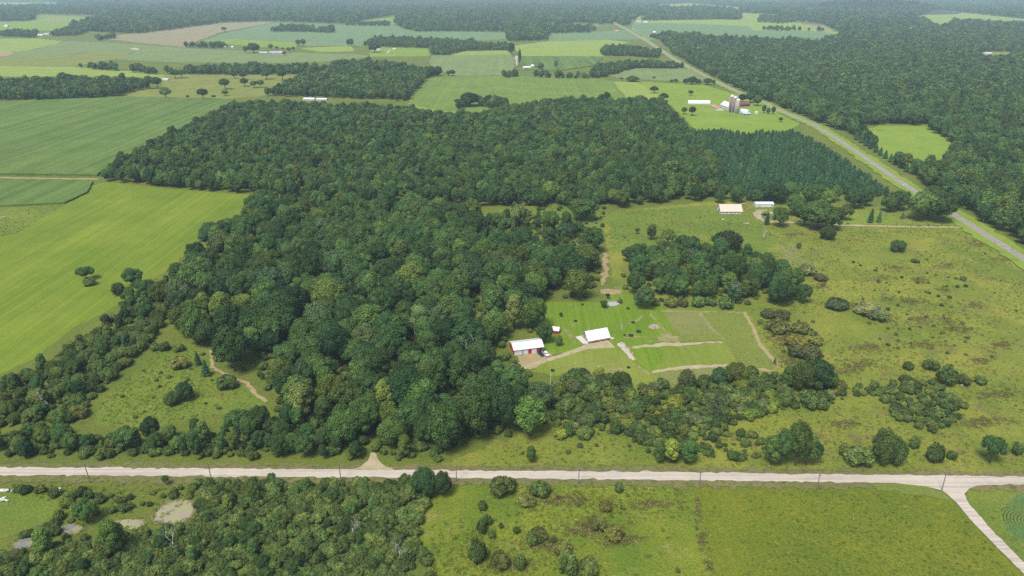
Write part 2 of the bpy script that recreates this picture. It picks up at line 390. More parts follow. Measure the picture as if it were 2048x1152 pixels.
# ---- left fields
sheet('corn_field', [(-350, 207), (0, 204), (240, 197), (440, 199), (470, 201), (420, 235), (300, 290), (215, 340), (196, 353), (0, 351), (-350, 352)], M['corn'], 1.9, jit=0.3)
sheet('farm_track', None, M['dirt'], V=strip_poly([(-300, 352), (0, 355), (100, 357), (196, 358)], 5.0))
sheet('hay_field', [(-350, 520), (30, 468), (130, 408), (186, 372), (212, 364), (340, 378), (500, 390), (498, 414), (442, 455), (395, 485), (350, 530), (300, 562), (250, 604), (150, 655), (60, 722), (0, 748), (-350, 850)], M['hay'])
sheet('corn_field', [(-350, 360), (0, 360), (120, 363), (186, 365), (176, 386), (130, 408), (0, 414), (-350, 418)], M['corn'], 1.7, jit=0.25)
sheet('weed_patch', [(-350, 420), (0, 416), (128, 410), (32, 466), (0, 469), (-350, 500)], M['meadow2'])
# ---- near meadows
sheet('wood_clearing', [(420, 690), (330, 690), (250, 760), (200, 812), (190, 852), (300, 855), (450, 828), (530, 806), (500, 770), (428, 740)], M['meadow2'], jit=1.2)
sheet('wood_clearing', [(960, 430), (1060, 408), (1210, 412), (1215, 500), (1110, 480), (1000, 470)], M['meadow2'], jit=1.2)
sheet('meadow', [(1205, 425), (1330, 412), (1440, 402), (1700, 408), (1905, 440), (1930, 452), (2060, 540), (2400, 770), (2400, 950), (1500, 944), (1270, 925), (900, 940), (880, 930), (1000, 880), (1100, 860), (1210, 700), (1225, 560), (1210, 480)], M['meadow'], jit=1.0)
sheet('meadow', [(1210, 425), (1430, 410), (1500, 430), (1560, 480), (1500, 530), (1330, 500), (1225, 505)], M['meadow2'], jit=2.0)
sheet('meadow', [(860, 966), (1390, 972), (1420, 1152), (1440, 1400), (700, 1400), (860, 1152), (830, 1060), (870, 990)], M['tangle'], jit=1.0)
sheet('fallow_field', [(1390, 975), (1640, 978), (1800, 973), (1860, 976), (1900, 1000), (1960, 1062), (2048, 1155), (2300, 1400), (1440, 1400), (1425, 1152)], M['fallow'], jit=0.6)
sheet('meadow', [(1930, 980), (1950, 971), (2400, 980), (2400, 1400), (2300, 1400), (2050, 1130), (1985, 1062), (1940, 1015)], M['meadow2'], jit=0.4)
sheet('bare_soil', [(2030, 985), (2300, 985), (2300, 1180), (2150, 1180), (2010, 1062), (1998, 1020)], M['plot2'], jit=0.4)
sheet('lawn', [(-350, 992), (30, 985), (110, 985), (140, 1000), (110, 1030), (60, 1062), (-50, 1090), (-350, 1150)], M['meadow2'], jit=0.8)
# ---- the homestead
sheet('lawn', [(1060, 612), (1075, 604), (1200, 604), (1215, 590), (1250, 580), (1270, 598), (1330, 612), (1340, 640), (1350, 690), (1300, 715), (1265, 722), (1225, 690), (1160, 700), (1090, 712), (1075, 690), (1085, 650)], M['lawn'], jit=0.4)
sheet('lawn', [(1060, 742), (1090, 722), (1150, 704), (1225, 690), (1265, 722), (1300, 745), (1335, 765), (1290, 778), (1180, 752), (1110, 752)], M['mown'], jit=0.5)
sheet('lawn', [(1253, 695), (1280, 692), (1360, 690), (1450, 684), (1470, 716), (1468, 728), (1400, 733), (1310, 746), (1272, 722)], M['mown'], jit=0.3)
sheet('lawn', [(1255, 697), (1315, 695), (1330, 712), (1300, 742), (1272, 722)], M['lawn'], jit=2.0)
sheet('grass_plot', [(1326, 624), (1402, 625), (1440, 668), (1362, 670), (1345, 655)], M['plot'], jit=0.3)
sheet('grass_plot', [(1362, 671), (1440, 669), (1448, 682), (1360, 686)], M['plot2'], 0.5, jit=0.2)
sheet('grass_plot', [(1404, 626), (1488, 627), (1510, 662), (1530, 695), (1552, 730), (1545, 738), (1482, 730), (1455, 690)], M['plot2'], jit=0.3)
sheet('grass_plot', [(1312, 752), (1400, 738), (1470, 735), (1400, 760), (1330, 772)], M['plot'], jit=0.6)
sheet('dirt_path', None, M['paledirt'], V=strip_poly([(1322, 622), (1370, 623), (1430, 624), (1490, 625)], 1.9), jit=0.5)
sheet('dirt_path', None, M['dirt'], V=strip_poly([(1488, 624), (1508, 658), (1520, 690), (1548, 720), (1554, 735)], [2, 2.2, 2.8, 2.8, 2]), jit=0.3)
sheet('dirt_path', None, M['paledirt'], V=strip_poly([(1400, 626), (1420, 655), (1440, 672), (1450, 683)], 1.8), jit=0.4)
sheet('dirt_path', None, M['drive'], V=strip_poly([(1266, 695), (1320, 690), (1370, 688), (1445, 683)], [2.2, 4, 3.6, 2.6]), jit=0.5)
sheet('dirt_path', None, M['drive'], V=strip_poly([(1303, 745), (1340, 738), (1400, 733), (1463, 731)], [2.2, 3, 3.6, 2.2]), jit=0.4)
sheet('dirt_path', None, M['dirt'], V=strip_poly([(1488, 734), (1520, 739), (1550, 743)], 2.2), jit=0.4)
sheet('dirt_path', None, M['paledirt'], V=strip_poly([(1300, 628), (1325, 655), (1345, 680)], [1.2, 1.2, 3]), jit=0.5)
sheet('bare_patch', [(1312, 672), (1350, 665), (1362, 672), (1355, 686), (1318, 684)], M['paledirt'], jit=1.4)
sheet('bare_patch', [(1268, 643), (1284, 630), (1286, 636), (1274, 644)], M['paledirt'], jit=0.3)
sheet('dirt_path', None, M['paledirt'], V=strip_poly([(1268, 730), (1282, 738), (1300, 750)], [2, 1.6, 1.2]), jit=0.4)
sheet('dirt_path', None, M['dirt'], V=strip_poly([(1210, 505), (1211, 540), (1206, 570)], [3, 4.5, 3]), jit=0.9)
sheet('bare_patch', [(1200, 579), (1241, 580), (1243, 590), (1200, 588)], M['dirt'], jit=0.8)
sheet('dirt_yard', [(1035, 712), (1090, 702), (1105, 708), (1100, 722), (1060, 740), (1040, 735)], M['dirt'], jit=0.6)
sheet('driveway', None, M['drive'], V=strip_poly([(1042, 737), (1075, 726), (1120, 713), (1150, 702), (1172, 695), (1200, 690), (1222, 687)], [3.2, 3.2, 3.2, 3.6, 5, 8.5, 10.5]), jit=0.25)
for cl, w_ in (([(1124, 653), (1136, 668), (1147, 690)], .7), ([(1129, 653), (1141, 668), (1152, 688)], .7), ([(1242, 640), (1244, 664)], .7), ([(1248, 677), (1268, 675), (1284, 674)], 1.4), ([(1110, 738), (1150, 728), (1190, 722)], .9), ([(1130, 744), (1180, 736), (1240, 728)], .9), ([(1215, 741), (1245, 738)], 2.0), ([(1290, 684), (1320, 682)], 1.2), ([(1366, 690), (1380, 700)], 1.2)):
    sheet('worn_track', None, M['paledirt'], V=strip_poly(cl, w_), jit=0.25)
# ---- house by the far trees
sheet('dirt_path', None, M['drive'], V=strip_poly([(1535, 421), (1520, 421), (1513, 428), (1518, 437), (1530, 443), (1600, 446), (1700, 451), (1830, 454), (1930, 455)], [4, 6, 7, 6, 5, 4, 3.6, 3.6, 3.8]), jit=0.2)
sheet('lawn', [(1680, 420), (1800, 412), (1890, 430), (1905, 440), (1915, 451), (1680, 449)], M['mown'], jit=0.5)
sheet('bare_patch', [(1560, 500), (1590, 490), (1615, 525), (1570, 535)], M['plot'], jit=3)
# ---- worn grass left of the shrubs and the path in the left clearing
sheet('dirt_path', None, M['dirt'], V=strip_poly([(424, 700), (425, 735), (455, 752), (495, 768), (518, 795), (534, 804)], 2.3), jit=0.4)
# ---- roads
GRAVEL_N = [(-400, 930), (0, 935), (500, 938), (1000, 942), (1365, 945), (2048, 954), (2400, 959)]
GRAVEL_S = [(2400, 974), (2048, 969), (1960, 970), (1850, 969), (1750, 965.5), (1365, 961), (1000, 957.5), (500, 954), (0, 951), (-400, 946)]
sheet('road_verge', [(x, y - 10) for x, y in GRAVEL_N] + [(x, y + 13) for x, y in GRAVEL_S], M['verge'], jit=0.8)
sheet('lawn', [(1745, 967), (1840, 972), (1884, 983), (1905, 1003), (1850, 992), (1760, 982)], M['plot2'], jit=0.4)
sheet('gravel_road', GRAVEL_N + GRAVEL_S, M['gravel'], jit=0.3)
sheet('gravel_road', [(1765, 963), (2020, 966), (2000, 969.5), (1962, 971), (1938, 977), (1928, 988), (1934, 1002), (1950, 1022), (1985, 1062), (2050, 1128), (2300, 1390), (2220, 1390), (2048, 1150), (1985, 1086), (1940, 1040), (1912, 1005), (1886, 983), (1850, 973), (1800, 968)], M['gravel'], jit=0.12)
sheet('driveway', [(700, 940), (722, 934), (736, 922), (741, 905), (750, 905), (758, 922), (772, 934), (792, 941)], M['drive'], jit=0.3)
NS = [(2260, 650), (2048, 519), (1907, 430), (1816, 375), (1680, 282), (1628, 250), (1560, 222), (1529, 206), (1483, 188), (1430, 163), (1380, 136), (1347, 118), (1323, 101), (1295, 83), (1254, 59), (1227, 46), (1205, 36)]
sheet('road_verge', None, M['graze'], V=strip_poly(NS, [26, 24, 24, 22, 22, 22, 22, 22, 20, 20, 20, 20, 20, 22, 24, 26, 30]), jit=0.6)
sheet('road', None, M['road'], V=strip_poly(NS, [7.5] * 9 + [8, 9, 10, 11, 12, 14, 16, 18]), jit=0.1)
a = G(1712, 880)

# ------------------------------------------------------------------ plants: prototypes
def quad_mesh(name, C, N, size, tone, cores, mat):
    """leaf sprays: centres C, normals N, half sizes; cores: (centre, radii) dark inner masses of the same leaf"""
    n = len(C)
    rv = RNG.normal(size=(n, 3)); A = np.cross(N, rv); A /= np.linalg.norm(A, axis=1)[:, None] + 1e-9
    B = np.cross(N, A); s = size[:, None]; asp = RNG.uniform(0.55, 1.0, (n, 1))
    V = np.stack([C - A * s, C - B * s * asp + N * s * 0.18, C + A * s, C + B * s * asp - N * s * 0.1], 1).reshape(-1, 3)
    verts = V.tolist(); faces = (np.arange(n)[:, None] * 4 + np.arange(4)[None]).tolist(); tones = tone.tolist()
    for (c, r) in cores:
        b = len(verts); seg, rg = 7, 4
        verts.append((c[0], c[1], c[2] + r[2]))
        for i in range(1, rg):
            th = math.pi * i / rg
            for k in range(seg):
                ph = 2 * math.pi * (k + 0.5 * i) / seg; j = 1 + random.uniform(-0.15, 0.15)
                verts.append((c[0] + r[0] * j * math.sin(th) * math.cos(ph), c[1] + r[1] * j * math.sin(th) * math.sin(ph), c[2] + r[2] * j * math.cos(th)))
        verts.append((c[0], c[1], c[2] - r[2])); e = len(verts) - 1
        for k in range(seg):
            k2 = (k + 1) % seg
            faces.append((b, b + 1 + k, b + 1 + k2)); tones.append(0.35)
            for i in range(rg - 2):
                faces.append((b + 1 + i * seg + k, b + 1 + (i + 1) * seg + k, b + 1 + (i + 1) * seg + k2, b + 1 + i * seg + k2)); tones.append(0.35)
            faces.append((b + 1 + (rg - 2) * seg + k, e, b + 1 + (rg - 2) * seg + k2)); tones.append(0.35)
    me = bpy.data.meshes.new(name); me.from_pydata(verts, [], faces)
    at = me.attributes.new('tone', 'FLOAT', 'FACE'); at.data.foreach_set('value', tones)
    me.materials.append(mat); me.update(); return me
def crown(name, r, z0, z1, nl, per, leaf, mat, lobe=(0.34, 0.5), up=0.3, lowdrop=0.55, flat=1.0):
    zc, rz = (z0 + z1) / 2, (z1 - z0) / 2
    Cs, Ns, Ts, Ss, cores = [], [], [], [], []
    for i in range(nl):
        zz = 1 - (i + 0.5) / nl * (1 + lowdrop); ph = i * 2.39996 + random.uniform(-0.5, 0.5)
        rr = math.sqrt(max(0, 1 - zz * zz)); d = np.array((rr * math.cos(ph), rr * math.sin(ph), zz))
        lr = r * random.uniform(*lobe); k = random.uniform(0.8, 1.08)
        c = d * np.array((max(r - lr * 0.9, 0.1), max(r - lr * 0.9, 0.1), max(rz - lr * 0.8, 0.1))) * k + np.array((0, 0, zc))
        n = int(per * random.uniform(0.8, 1.2) * (lr / (r * 0.42)) ** 2)
        u = RNG.normal(size=(n * 2, 3)); u /= np.linalg.norm(u, axis=1)[:, None]
        u = u[(u @ d + 0.35 * u[:, 2]) > -0.35][:n]; n = len(u)
        Cs.append(c + u * lr * RNG.uniform(0.8, 1.12, (n, 1)) * np.array((1, 1, flat)))
        nn = u + RNG.normal(0, 0.34, (n, 3)) + np.array((0, 0, up)); Ns.append(nn / np.linalg.norm(nn, axis=1)[:, None])
        lt = random.uniform(0.12, 0.8); Ts.append(np.clip(RNG.normal(lt, 0.2, n), 0, 1)); Ss.append(leaf * RNG.uniform(0.55, 1.25, n))
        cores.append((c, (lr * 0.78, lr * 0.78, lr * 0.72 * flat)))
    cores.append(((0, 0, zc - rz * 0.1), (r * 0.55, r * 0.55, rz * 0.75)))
    return quad_mesh(name, np.vstack(Cs), np.vstack(Ns), np.concatenate(Ss), np.concatenate(Ts), cores, mat)
def trunk_mesh(h, r, spread, n=5, mat=None):
    b = MB(); b.tube([(0, 0, -0.3), (0.05, 0.02, h * 0.35), (0.1, -0.05, h * 0.7), (0, 0, h * 0.92)], [r * 1.25, r, r * 0.6, r * 0.15], 7)
    for i in range(n):
        a = i * 2.4 + random.random(); z = h * random.uniform(0.3, 0.6)
        b.tube([(0, 0, z), (math.cos(a) * spread * 0.4, math.sin(a) * spread * 0.4, z + h * 0.12), (math.cos(a) * spread * 0.8, math.sin(a) * spread * 0.8, z + h * 0.28)], [r * 0.5, r * 0.32, r * 0.08], 5)
    me = b.mesh('trunk', True); me.materials.append(mat or M['bark']); return me
def cone_tree(name, h, r, n, leaf, mat, pw=0.85):
    t = RNG.uniform(0.06, 0.98, n) ** 0.8; ph = RNG.uniform(0, 2 * math.pi, n)
    w = r * (1 - t) ** pw * (0.78 + 0.22 * np.sin(t * 38 + 2.0)) + 0.15; w *= RNG.uniform(0.8, 1.12, n)
    C = np.stack([w * np.cos(ph), w * np.sin(ph), 0.4 + t * (h - 0.4)], 1)
    N = np.stack([np.cos(ph) * 0.7, np.sin(ph) * 0.7, np.full(n, 0.75)], 1) + RNG.normal(0, 0.3, (n, 3)); N /= np.linalg.norm(N, axis=1)[:, None]
    cores = [((0, 0, h * 0.3), (r * 0.62, r * 0.62, h * 0.26)), ((0, 0, h * 0.6), (r * 0.33, r * 0.33, h * 0.27))]
    return quad_mesh(name, C, N, leaf * RNG.uniform(0.6, 1.2, n) * (1.1 - 0.5 * t), np.clip(RNG.normal(0.45, 0.22, n), 0, 1), cores, mat)
def tuft(name, r, h, n, leaf, mat):
    rr = r * np.sqrt(RNG.uniform(0, 1, n)); ph = RNG.uniform(0, 2 * math.pi, n)
    C = np.stack([rr * np.cos(ph), rr * np.sin(ph), RNG.uniform(0.15, 1, n) * h * (1 - 0.6 * (rr / r) ** 2)], 1)
    N = np.stack([np.cos(ph) * 0.7, np.sin(ph) * 0.7, np.full(n, 0.8)], 1) + RNG.normal(0, 0.45, (n, 3)); N /= np.linalg.norm(N, axis=1)[:, None]
    return quad_mesh(name, C, N, leaf * RNG.uniform(0.6, 1.2, n), np.clip(RNG.normal(0.5, 0.25, n), 0, 1), [], mat)
def dead_mesh(h, mat):
    b = MB()
    def br(p, d, L, r, lev):
        q = p + d * L * 0.5 + Vector((random.uniform(-1, 1), random.uniform(-1, 1), 0)) * L * 0.06; e = q + (d + Vector((random.uniform(-.3, .3), random.uniform(-.3, .3), 0.1))).normalized() * L * 0.5
        b.tube([p, q, e], [r, r * 0.8, r * 0.5], 5 if lev < 2 else 3)
        if lev < 4:
            for k in range(3 if lev < 3 else 4):
                a = random.uniform(0, 6.28); s = random.uniform(0.5, 0.95)
                nd = (d * 0.8 + Vector((math.cos(a), math.sin(a), 0.25)) * s).normalized()
                br(q if k % 2 else e, nd, L * random.uniform(0.5, 0.72), r * 0.5, lev + 1)
    br(Vector((0, 0, -0.3)), Vector((0.03, 0, 1)), h * 0.42, h * 0.022, 0)
    me = b.mesh('branches', True); me.materials.append(mat); return me

# near trees stand 15 m tall and 11 m wide before scaling
OAK = [crown('crown', 5.6 * random.uniform(0.92, 1.1), 2.2, 15 * random.uniform(0.93, 1.05), random.randint(20, 28), 300, 0.34, M['leaf'], lobe=(0.26, 0.44)) for _ in range(7)]
OAK_T = [trunk_mesh(11.5, 0.34, 3.6, mat=M['bark']) for _ in range(3)]
TALL = [crown('crown', 3.5, 2.4, 15.5, 17, 240, 0.31, M['leaf'], lobe=(0.4, 0.58), lowdrop=0.8) for _ in range(3)]
SAV = [crown('crown', 5.0, 3.2, 10.5, 15, 260, 0.34, M['leaf'], lobe=(0.28, 0.42), lowdrop=0.35) for _ in range(3)]
WILLOW = [crown('crown', 6.0, 0.4, 9.5, 26, 260, 0.34, M['shrubleaf'], lobe=(0.24, 0.36), lowdrop=0.6) for _ in range(3)]
SHRUB = [crown('shrub', 2.2, -0.2, random.uniform(2.6, 3.6), 11, 75, 0.30, M['shrubleaf'], lobe=(0.3, 0.5), lowdrop=0.35) for _ in range(6)]
PINE = [cone_tree('pine_tree', random.uniform(6.8, 7.8), 2.75, 460, 0.55, M['needle'], 0.5) for _ in range(4)]
SPRUCE = [cone_tree('crown', 11.0, 2.7, 1100, 0.42, M['needle']) for _ in range(2)]
MIDOAK = [crown('mid_tree', 5.4 * random.uniform(0.9, 1.12), 1.2, 15 * random.uniform(0.92, 1.06), random.randint(13, 17), 110, 0.56, M['leaf'], lobe=(0.3, 0.46)) for _ in range(7)]
FAROAK = [crown('far_tree', 5.6, 0.5, 15 * random.uniform(0.9, 1.08), 9, 26, 1.25, M['leaffar'], lobe=(0.36, 0.52)) for _ in range(5)]
TUFT = [tuft('tuft', 1.0, random.uniform(0.5, 0.9), 26, 0.26, M['weed']) for _ in range(4)]
DEAD = [dead_mesh(12, M['deadwood']) for _ in range(3)]
DEADSHRUB = [dead_mesh(4.5, M['deadwood']) for _ in range(2)]

def scatter(name, pts, sc, idx, protos, label=None, squash=None, tint=(1, 1, 1, 1)):
    """one mass of many plants: points that carry scale, turn and kind, filled by geometry nodes"""
    n = len(pts)
    me = bpy.data.meshes.new(name); me.vertices.add(n); me.vertices.foreach_set('co', np.asarray(pts, np.float32).ravel())
    a = me.attributes.new('scl', 'FLOAT_VECTOR', 'POINT')
    s3 = np.repeat(np.asarray(sc, np.float32)[:, None], 3, 1)
    s3[:, :2] *= RNG.uniform(0.88, 1.14, (n, 2)); s3[:, 2] *= RNG.uniform(0.85, 1.12, n)
    if squash is not None: s3 *= np.asarray(squash, np.float32)
    a.data.foreach_set('vector', s3.ravel())
    a = me.attributes.new('rot', 'FLOAT', 'POINT'); a.data.foreach_set('value', RNG.uniform(0, 6.283, n).astype(np.float32))
    a = me.attributes.new('idx', 'INT', 'POINT'); a.data.foreach_set('value', np.asarray(idx, np.int32))
    c = bpy.data.collections.new(name + '_kinds')
    for i, p in enumerate(protos):
        o = bpy.data.objects.new('%s_kind_%02d' % (name, i), p); o.color = tint; c.objects.link(o)
    ng = bpy.data.node_groups.new(name, 'GeometryNodeTree')
    ng.interface.new_socket('Geometry', in_out='INPUT', socket_type='NodeSocketGeometry')
    ng.interface.new_socket('Geometry', in_out='OUTPUT', socket_type='NodeSocketGeometry')
    N = ng.nodes; L = ng.links
    gi, go = N.new('NodeGroupInput'), N.new('NodeGroupOutput')
    ip = N.new('GeometryNodeInstanceOnPoints'); ci = N.new('GeometryNodeCollectionInfo')
    ci.inputs[0].default_value = c; ci.inputs[1].default_value = True; ci.inputs[2].default_value = True
    def att(nm, ty):
        q = N.new('GeometryNodeInputNamedAttribute'); q.data_type = ty; q.inputs[0].default_value = nm; return q.outputs[0]
    cx = N.new('ShaderNodeCombineXYZ'); L.new(att('rot', 'FLOAT'), cx.inputs[2])
    L.new(gi.outputs[0], ip.inputs['Points']); L.new(ci.outputs[0], ip.inputs['Instance']); ip.inputs['Pick Instance'].default_value = True
    L.new(att('idx', 'INT'), ip.inputs['Instance Index']); L.new(cx.outputs[0], ip.inputs['Rotation']); L.new(att('scl', 'FLOAT_VECTOR'), ip.inputs['Scale'])
    L.new(ip.outputs[0], go.inputs[0])
    o = bpy.data.objects.new(name, me); COL.objects.link(o)
    md = o.modifiers.new('scatter', 'NODES'); md.node_group = ng
    o['kind'] = 'stuff'
    if label: o['label'] = label
    return o

# ------------------------------------------------------------------ where the plants stand
def grid_pts(V, sx, sy=None, jit=0.42, keep=1.0):
    sy = sy or sx; lo, hi = V.min(0), V.max(0)
    xs = np.arange(lo[0], hi[0], sx); ys = np.arange(lo[1], hi[1], sy)
    if not len(xs) or not len(ys): return np.zeros((0, 2))
    X, Y = np.meshgrid(xs, ys); X = X + (np.arange(len(ys)) % 2)[:, None] * sx / 2
    P = np.stack([X.ravel(), Y.ravel()], 1) + RNG.uniform(-jit, jit, (X.size, 2)) * (sx, sy)
    P = P[inside(P, V)]
    return P[RNG.uniform(size=len(P)) < keep]
def visible(P, m=160, top=16):
    px, py = PX(P[:, 0], P[:, 1]); return (px > -m) & (px < 2048 + m) & (py > -24) & (py < 1152 + 140)
def banded(V, s0, dx, dy, jit=0.45):         # wider steps far away
    out = []; y = max(V[:, 1].min(), 200.0); ymax = min(V[:, 1].max(), 11000)
    while y < ymax:
        y2 = min(y * 1.12, ymax); sx, sy = max(s0, y / dx), max(s0, y / dy)
        w = 0.80 * y2 + 250
        B = np.array([(-w, y), (w, y), (w, y2), (-w, y2)]); lo, hi = V.min(0), V.max(0)
        B[:, 0] = np.clip(B[:, 0], lo[0] - 1, hi[0] + 1)
        P = grid_pts(B, sx, sy, jit)
        if len(P): P = P[inside(P, V)]
        if len(P): out.append(np.column_stack([P, np.full(len(P), sx)]))
        y = y2
    return np.vstack(out) if out else np.zeros((0, 3))
def near_way(P, way, dist):
    C = np.array([G(*p) for p in way]); r = np.zeros(len(P), bool)
    for a_, b_ in zip(C[:-1], C[1:]):
        d = b_ - a_; t = np.clip(((P - a_) @ d) / (d @ d), 0, 1); r |= np.linalg.norm(P - (a_ + t[:, None] * d), axis=1) < dist
    return r

CLEAR = []                                   # ground kept open in the far woods (pixels, then metres)
for pts in (
    [(-300, 2), (55, 2), (130, 7), (135, 12), (60, 15), (30, 17), (-300, 20)],
    [(590, 5), (640, 6), (652, 11), (600, 9)], [(980, 9), (1004, 9), (1003, 13), (982, 13)],
    [(1262, 58), (1275, 33), (1340, 34), (1478, 40), (1484, 26), (1500, 27), (1560, 31), (1620, 36), (1690, 70), (1640, 82, T), (1560, 79, T), (1440, 74, T), (1380, 69, T), (1322, 66, T), (1300, 75)],
    [(1285, 11), (1385, 7), (1440, 12), (1478, 15), (1480, 22, T), (1440, 18, T), (1395, 14, T), (1350, 17, T)],
    [(1596, 18), (1625, 18), (1630, 25, T), (1598, 24, T)],
    [(1866, 26), (1882, 22), (1950, 28), (2048, 38), (2300, 42), (2300, 54), (2048, 48, T), (1905, 43, T), (1892, 52, T), (1866, 52, T), (1856, 42, T), (1800, 39, T)],
    [(1040, 9), (1110, 8), (1130, 12), (1050, 13)], [(230, 11), (330, 10), (360, 13), (250, 15)], [(760, 15), (860, 14), (880, 17), (780, 19)], [(1660, 3), (2048, 2), (2300, 3), (2300, 7), (2000, 6), (1700, 7)], [(1460, 6), (1560, 5), (1580, 9), (1480, 10)],
    [(1800, 58), (1850, 52), (1845, 58, T), (1810, 62, T)],
    [(1712, 262), (1720, 252), (1760, 248), (1850, 252), (1912, 292), (1905, 322), (1840, 348), (1786, 326)],
    [(1985, 256), (2100, 256), (2100, 274), (1995, 274)], [(1945, 107), (1975, 104), (2030, 104), (2020, 112, T), (1950, 111, T)],
    [(1690, 24), (1706, 33), (1712, 44), (1700, 44)],
): CLEAR.append(poly(pts))
FIELDEDGE = poly([(-400, 44), (0, 43), (68, 41), (78, 29), (170, 30), (255, 38), (253, 43), (190, 42), (158, 52), (135, 57), (160, 62), (230, 66), (285, 68), (360, 58), (450, 45), (540, 43), (700, 48), (725, 42), (760, 36), (795, 30), (790, 49), (812, 60), (930, 62), (1012, 64), (1016, 84), (1094, 81), (1100, 67), (1180, 66), (1192, 61), (1110, 56), (1112, 51), (1150, 46), (1200, 49), (1222, 48), (1240, 54), (1258, 50), (1263, 40),
    (1300, 40), (1305, 70), (1325, 76), (1345, 108), (1380, 128), (1395, 140), (1450, 166), (1500, 188), (1545, 205), (1600, 232), (1650, 250), (1712, 272), (1780, 322), (1850, 368), (1930, 428), (2048, 500), (2400, 720),
    (2900, 600), (2900, -12), (2048, -14), (1024, -15), (0, -14), (-800, -12), (-800, 30)])
far_P = banded(FIELDEDGE, 10.2, 190, 95)
ok = visible(far_P[:, :2], 200)
for c in CLEAR: ok &= ~inside(far_P[:, :2], c)
ok &= ~near_way(far_P[:, :2], NS, 15)
far_P = far_P[ok]

OTHER = [   # stands and belts of trees farther off, front edges read on the ground, back edges on the crowns
    ([(195, 362), (260, 370), (340, 377), (420, 384), (498, 388), (600, 396), (740, 405), (880, 410), (1000, 415), (1110, 416), (1290, 410), (1400, 402), (1452, 384), (1420, 330), (1402, 290), (1385, 262, T), (1345, 218, T), (1325, 196, T), (1200, 194, T), (1090, 197, T), (1010, 212, T), (930, 226, T), (870, 222, T), (815, 212, T), (640, 206, T), (540, 202, T), (470, 205, T), (430, 222, T), (300, 281, T), (240, 312, T), (205, 335, T)], 8.8),
    ([(530, 192), (600, 194), (700, 198), (790, 199), (812, 203), (855, 155), (880, 152), (884, 140, T), (852, 137, T), (800, 124, T), (740, 119, T), (690, 121, T), (620, 136, T), (580, 160, T), (540, 178, T)], 10.0),
    ([(-300, 205), (0, 202), (90, 203), (170, 197), (240, 193), (275, 181), (300, 176), (270, 156, T), (170, 154, T), (60, 156, T), (-300, 158, T)], 10.0),
    ([(160, 136), (200, 141), (312, 146), (310, 139, T), (200, 126, T), (158, 126, T)], 9.0),
    ([(324, 147), (345, 147), (345, 136, T), (324, 136, T)], 9.0),
    ([(372, 148), (480, 150), (560, 148), (604, 149), (632, 128, T), (560, 130, T), (510, 128, T), (430, 129, T), (374, 131, T)], 9.0),
    ([(-60, 44), (60, 42), (72, 36), (70, 28, T), (0, 24, T), (-60, 24, T)], 12.0),
    ([(0, 72), (15, 74), (72, 76), (74, 60, T), (18, 60, T), (0, 64, T)], 11.0),
    ([(105, 73), (150, 72), (162, 70), (180, 62), (252, 64), (250, 50, T), (170, 52, T), (110, 60, T)], 11.0),
    ([(192, 77), (210, 78), (230, 74), (228, 70, T), (195, 74, T)], 11.0),
    ([(372, 95), (440, 97), (456, 94), (452, 84, T), (420, 86, T), (374, 86, T)], 9.0),
    ([(538, 64), (580, 64), (630, 65), (628, 52, T), (580, 50, T), (540, 57, T)], 12.0),
    ([(634, 66), (670, 66), (668, 54, T), (636, 55, T)], 12.0),
    ([(722, 92), (760, 93), (860, 97), (862, 110), (895, 111), (930, 102), (1014, 101), (1022, 108), (1024, 86, T), (980, 84, T), (900, 78, T), (800, 74, T), (752, 72, T), (728, 84, T)], 9.5),
    ([(690, 50), (760, 50), (782, 50), (775, 47, T), (690, 46, T)], 14.0),
    ([(825, 61), (900, 62), (1014, 63), (1010, 57, T), (830, 57, T)], 12.0),
    ([(1205, 112), (1260, 113), (1318, 117), (1320, 106), (1310, 99, T), (1260, 91, T), (1215, 89, T), (1202, 97, T)], 10.0),
    ([(1006, 152), (1050, 154), (1110, 156), (1195, 157), (1230, 150), (1268, 138), (1376, 139), (1376, 128, T), (1300, 120, T), (1200, 124, T), (1190, 134, T), (1180, 146, T), (1110, 145, T), (1066, 142, T), (1040, 142, T), (1010, 145, T)], 8.5),
    ([(912, 211), (928, 214), (958, 213), (990, 214), (1016, 214), (1015, 206, T), (940, 198, T), (915, 205, T)], 10.0),
    ([(1300, 75), (1320, 80), (1330, 92), (1362, 110), (1362, 85), (1308, 66, T)], 9.0),
    ([(1502, 60), (1560, 62), (1600, 62), (1654, 63), (1650, 57, T), (1560, 54, T), (1505, 54, T)], 14.0),
    ([(1515, 45), (1560, 48), (1600, 44), (1660, 50), (1700, 62), (1690, 50), (1600, 36), (1520, 34)], 22.0),
    ([(1280, 42), (1360, 41), (1484, 39), (1482, 30, T), (1440, 22, T), (1380, 24, T), (1300, 31, T)], 14.0),
    ([(1482, 25), (1550, 28), (1610, 30), (1608, 24, T), (1550, 18, T), (1484, 16, T)], 15.0),
    ([(1440, 398), (1500, 402), (1560, 404), (1640, 404), (1690, 404), (1690, 399), (1600, 396), (1480, 392)], 10.0),
]
more = []
for pts, s in OTHER:
    P = banded(poly(pts), s, 260, 150)
    P = P[visible(P[:, :2], 200)]
    more.append(P)
W1 = np.vstack(more)
ok = ~near_way(W1[:, :2], NS, 11)
W1 = W1[ok]

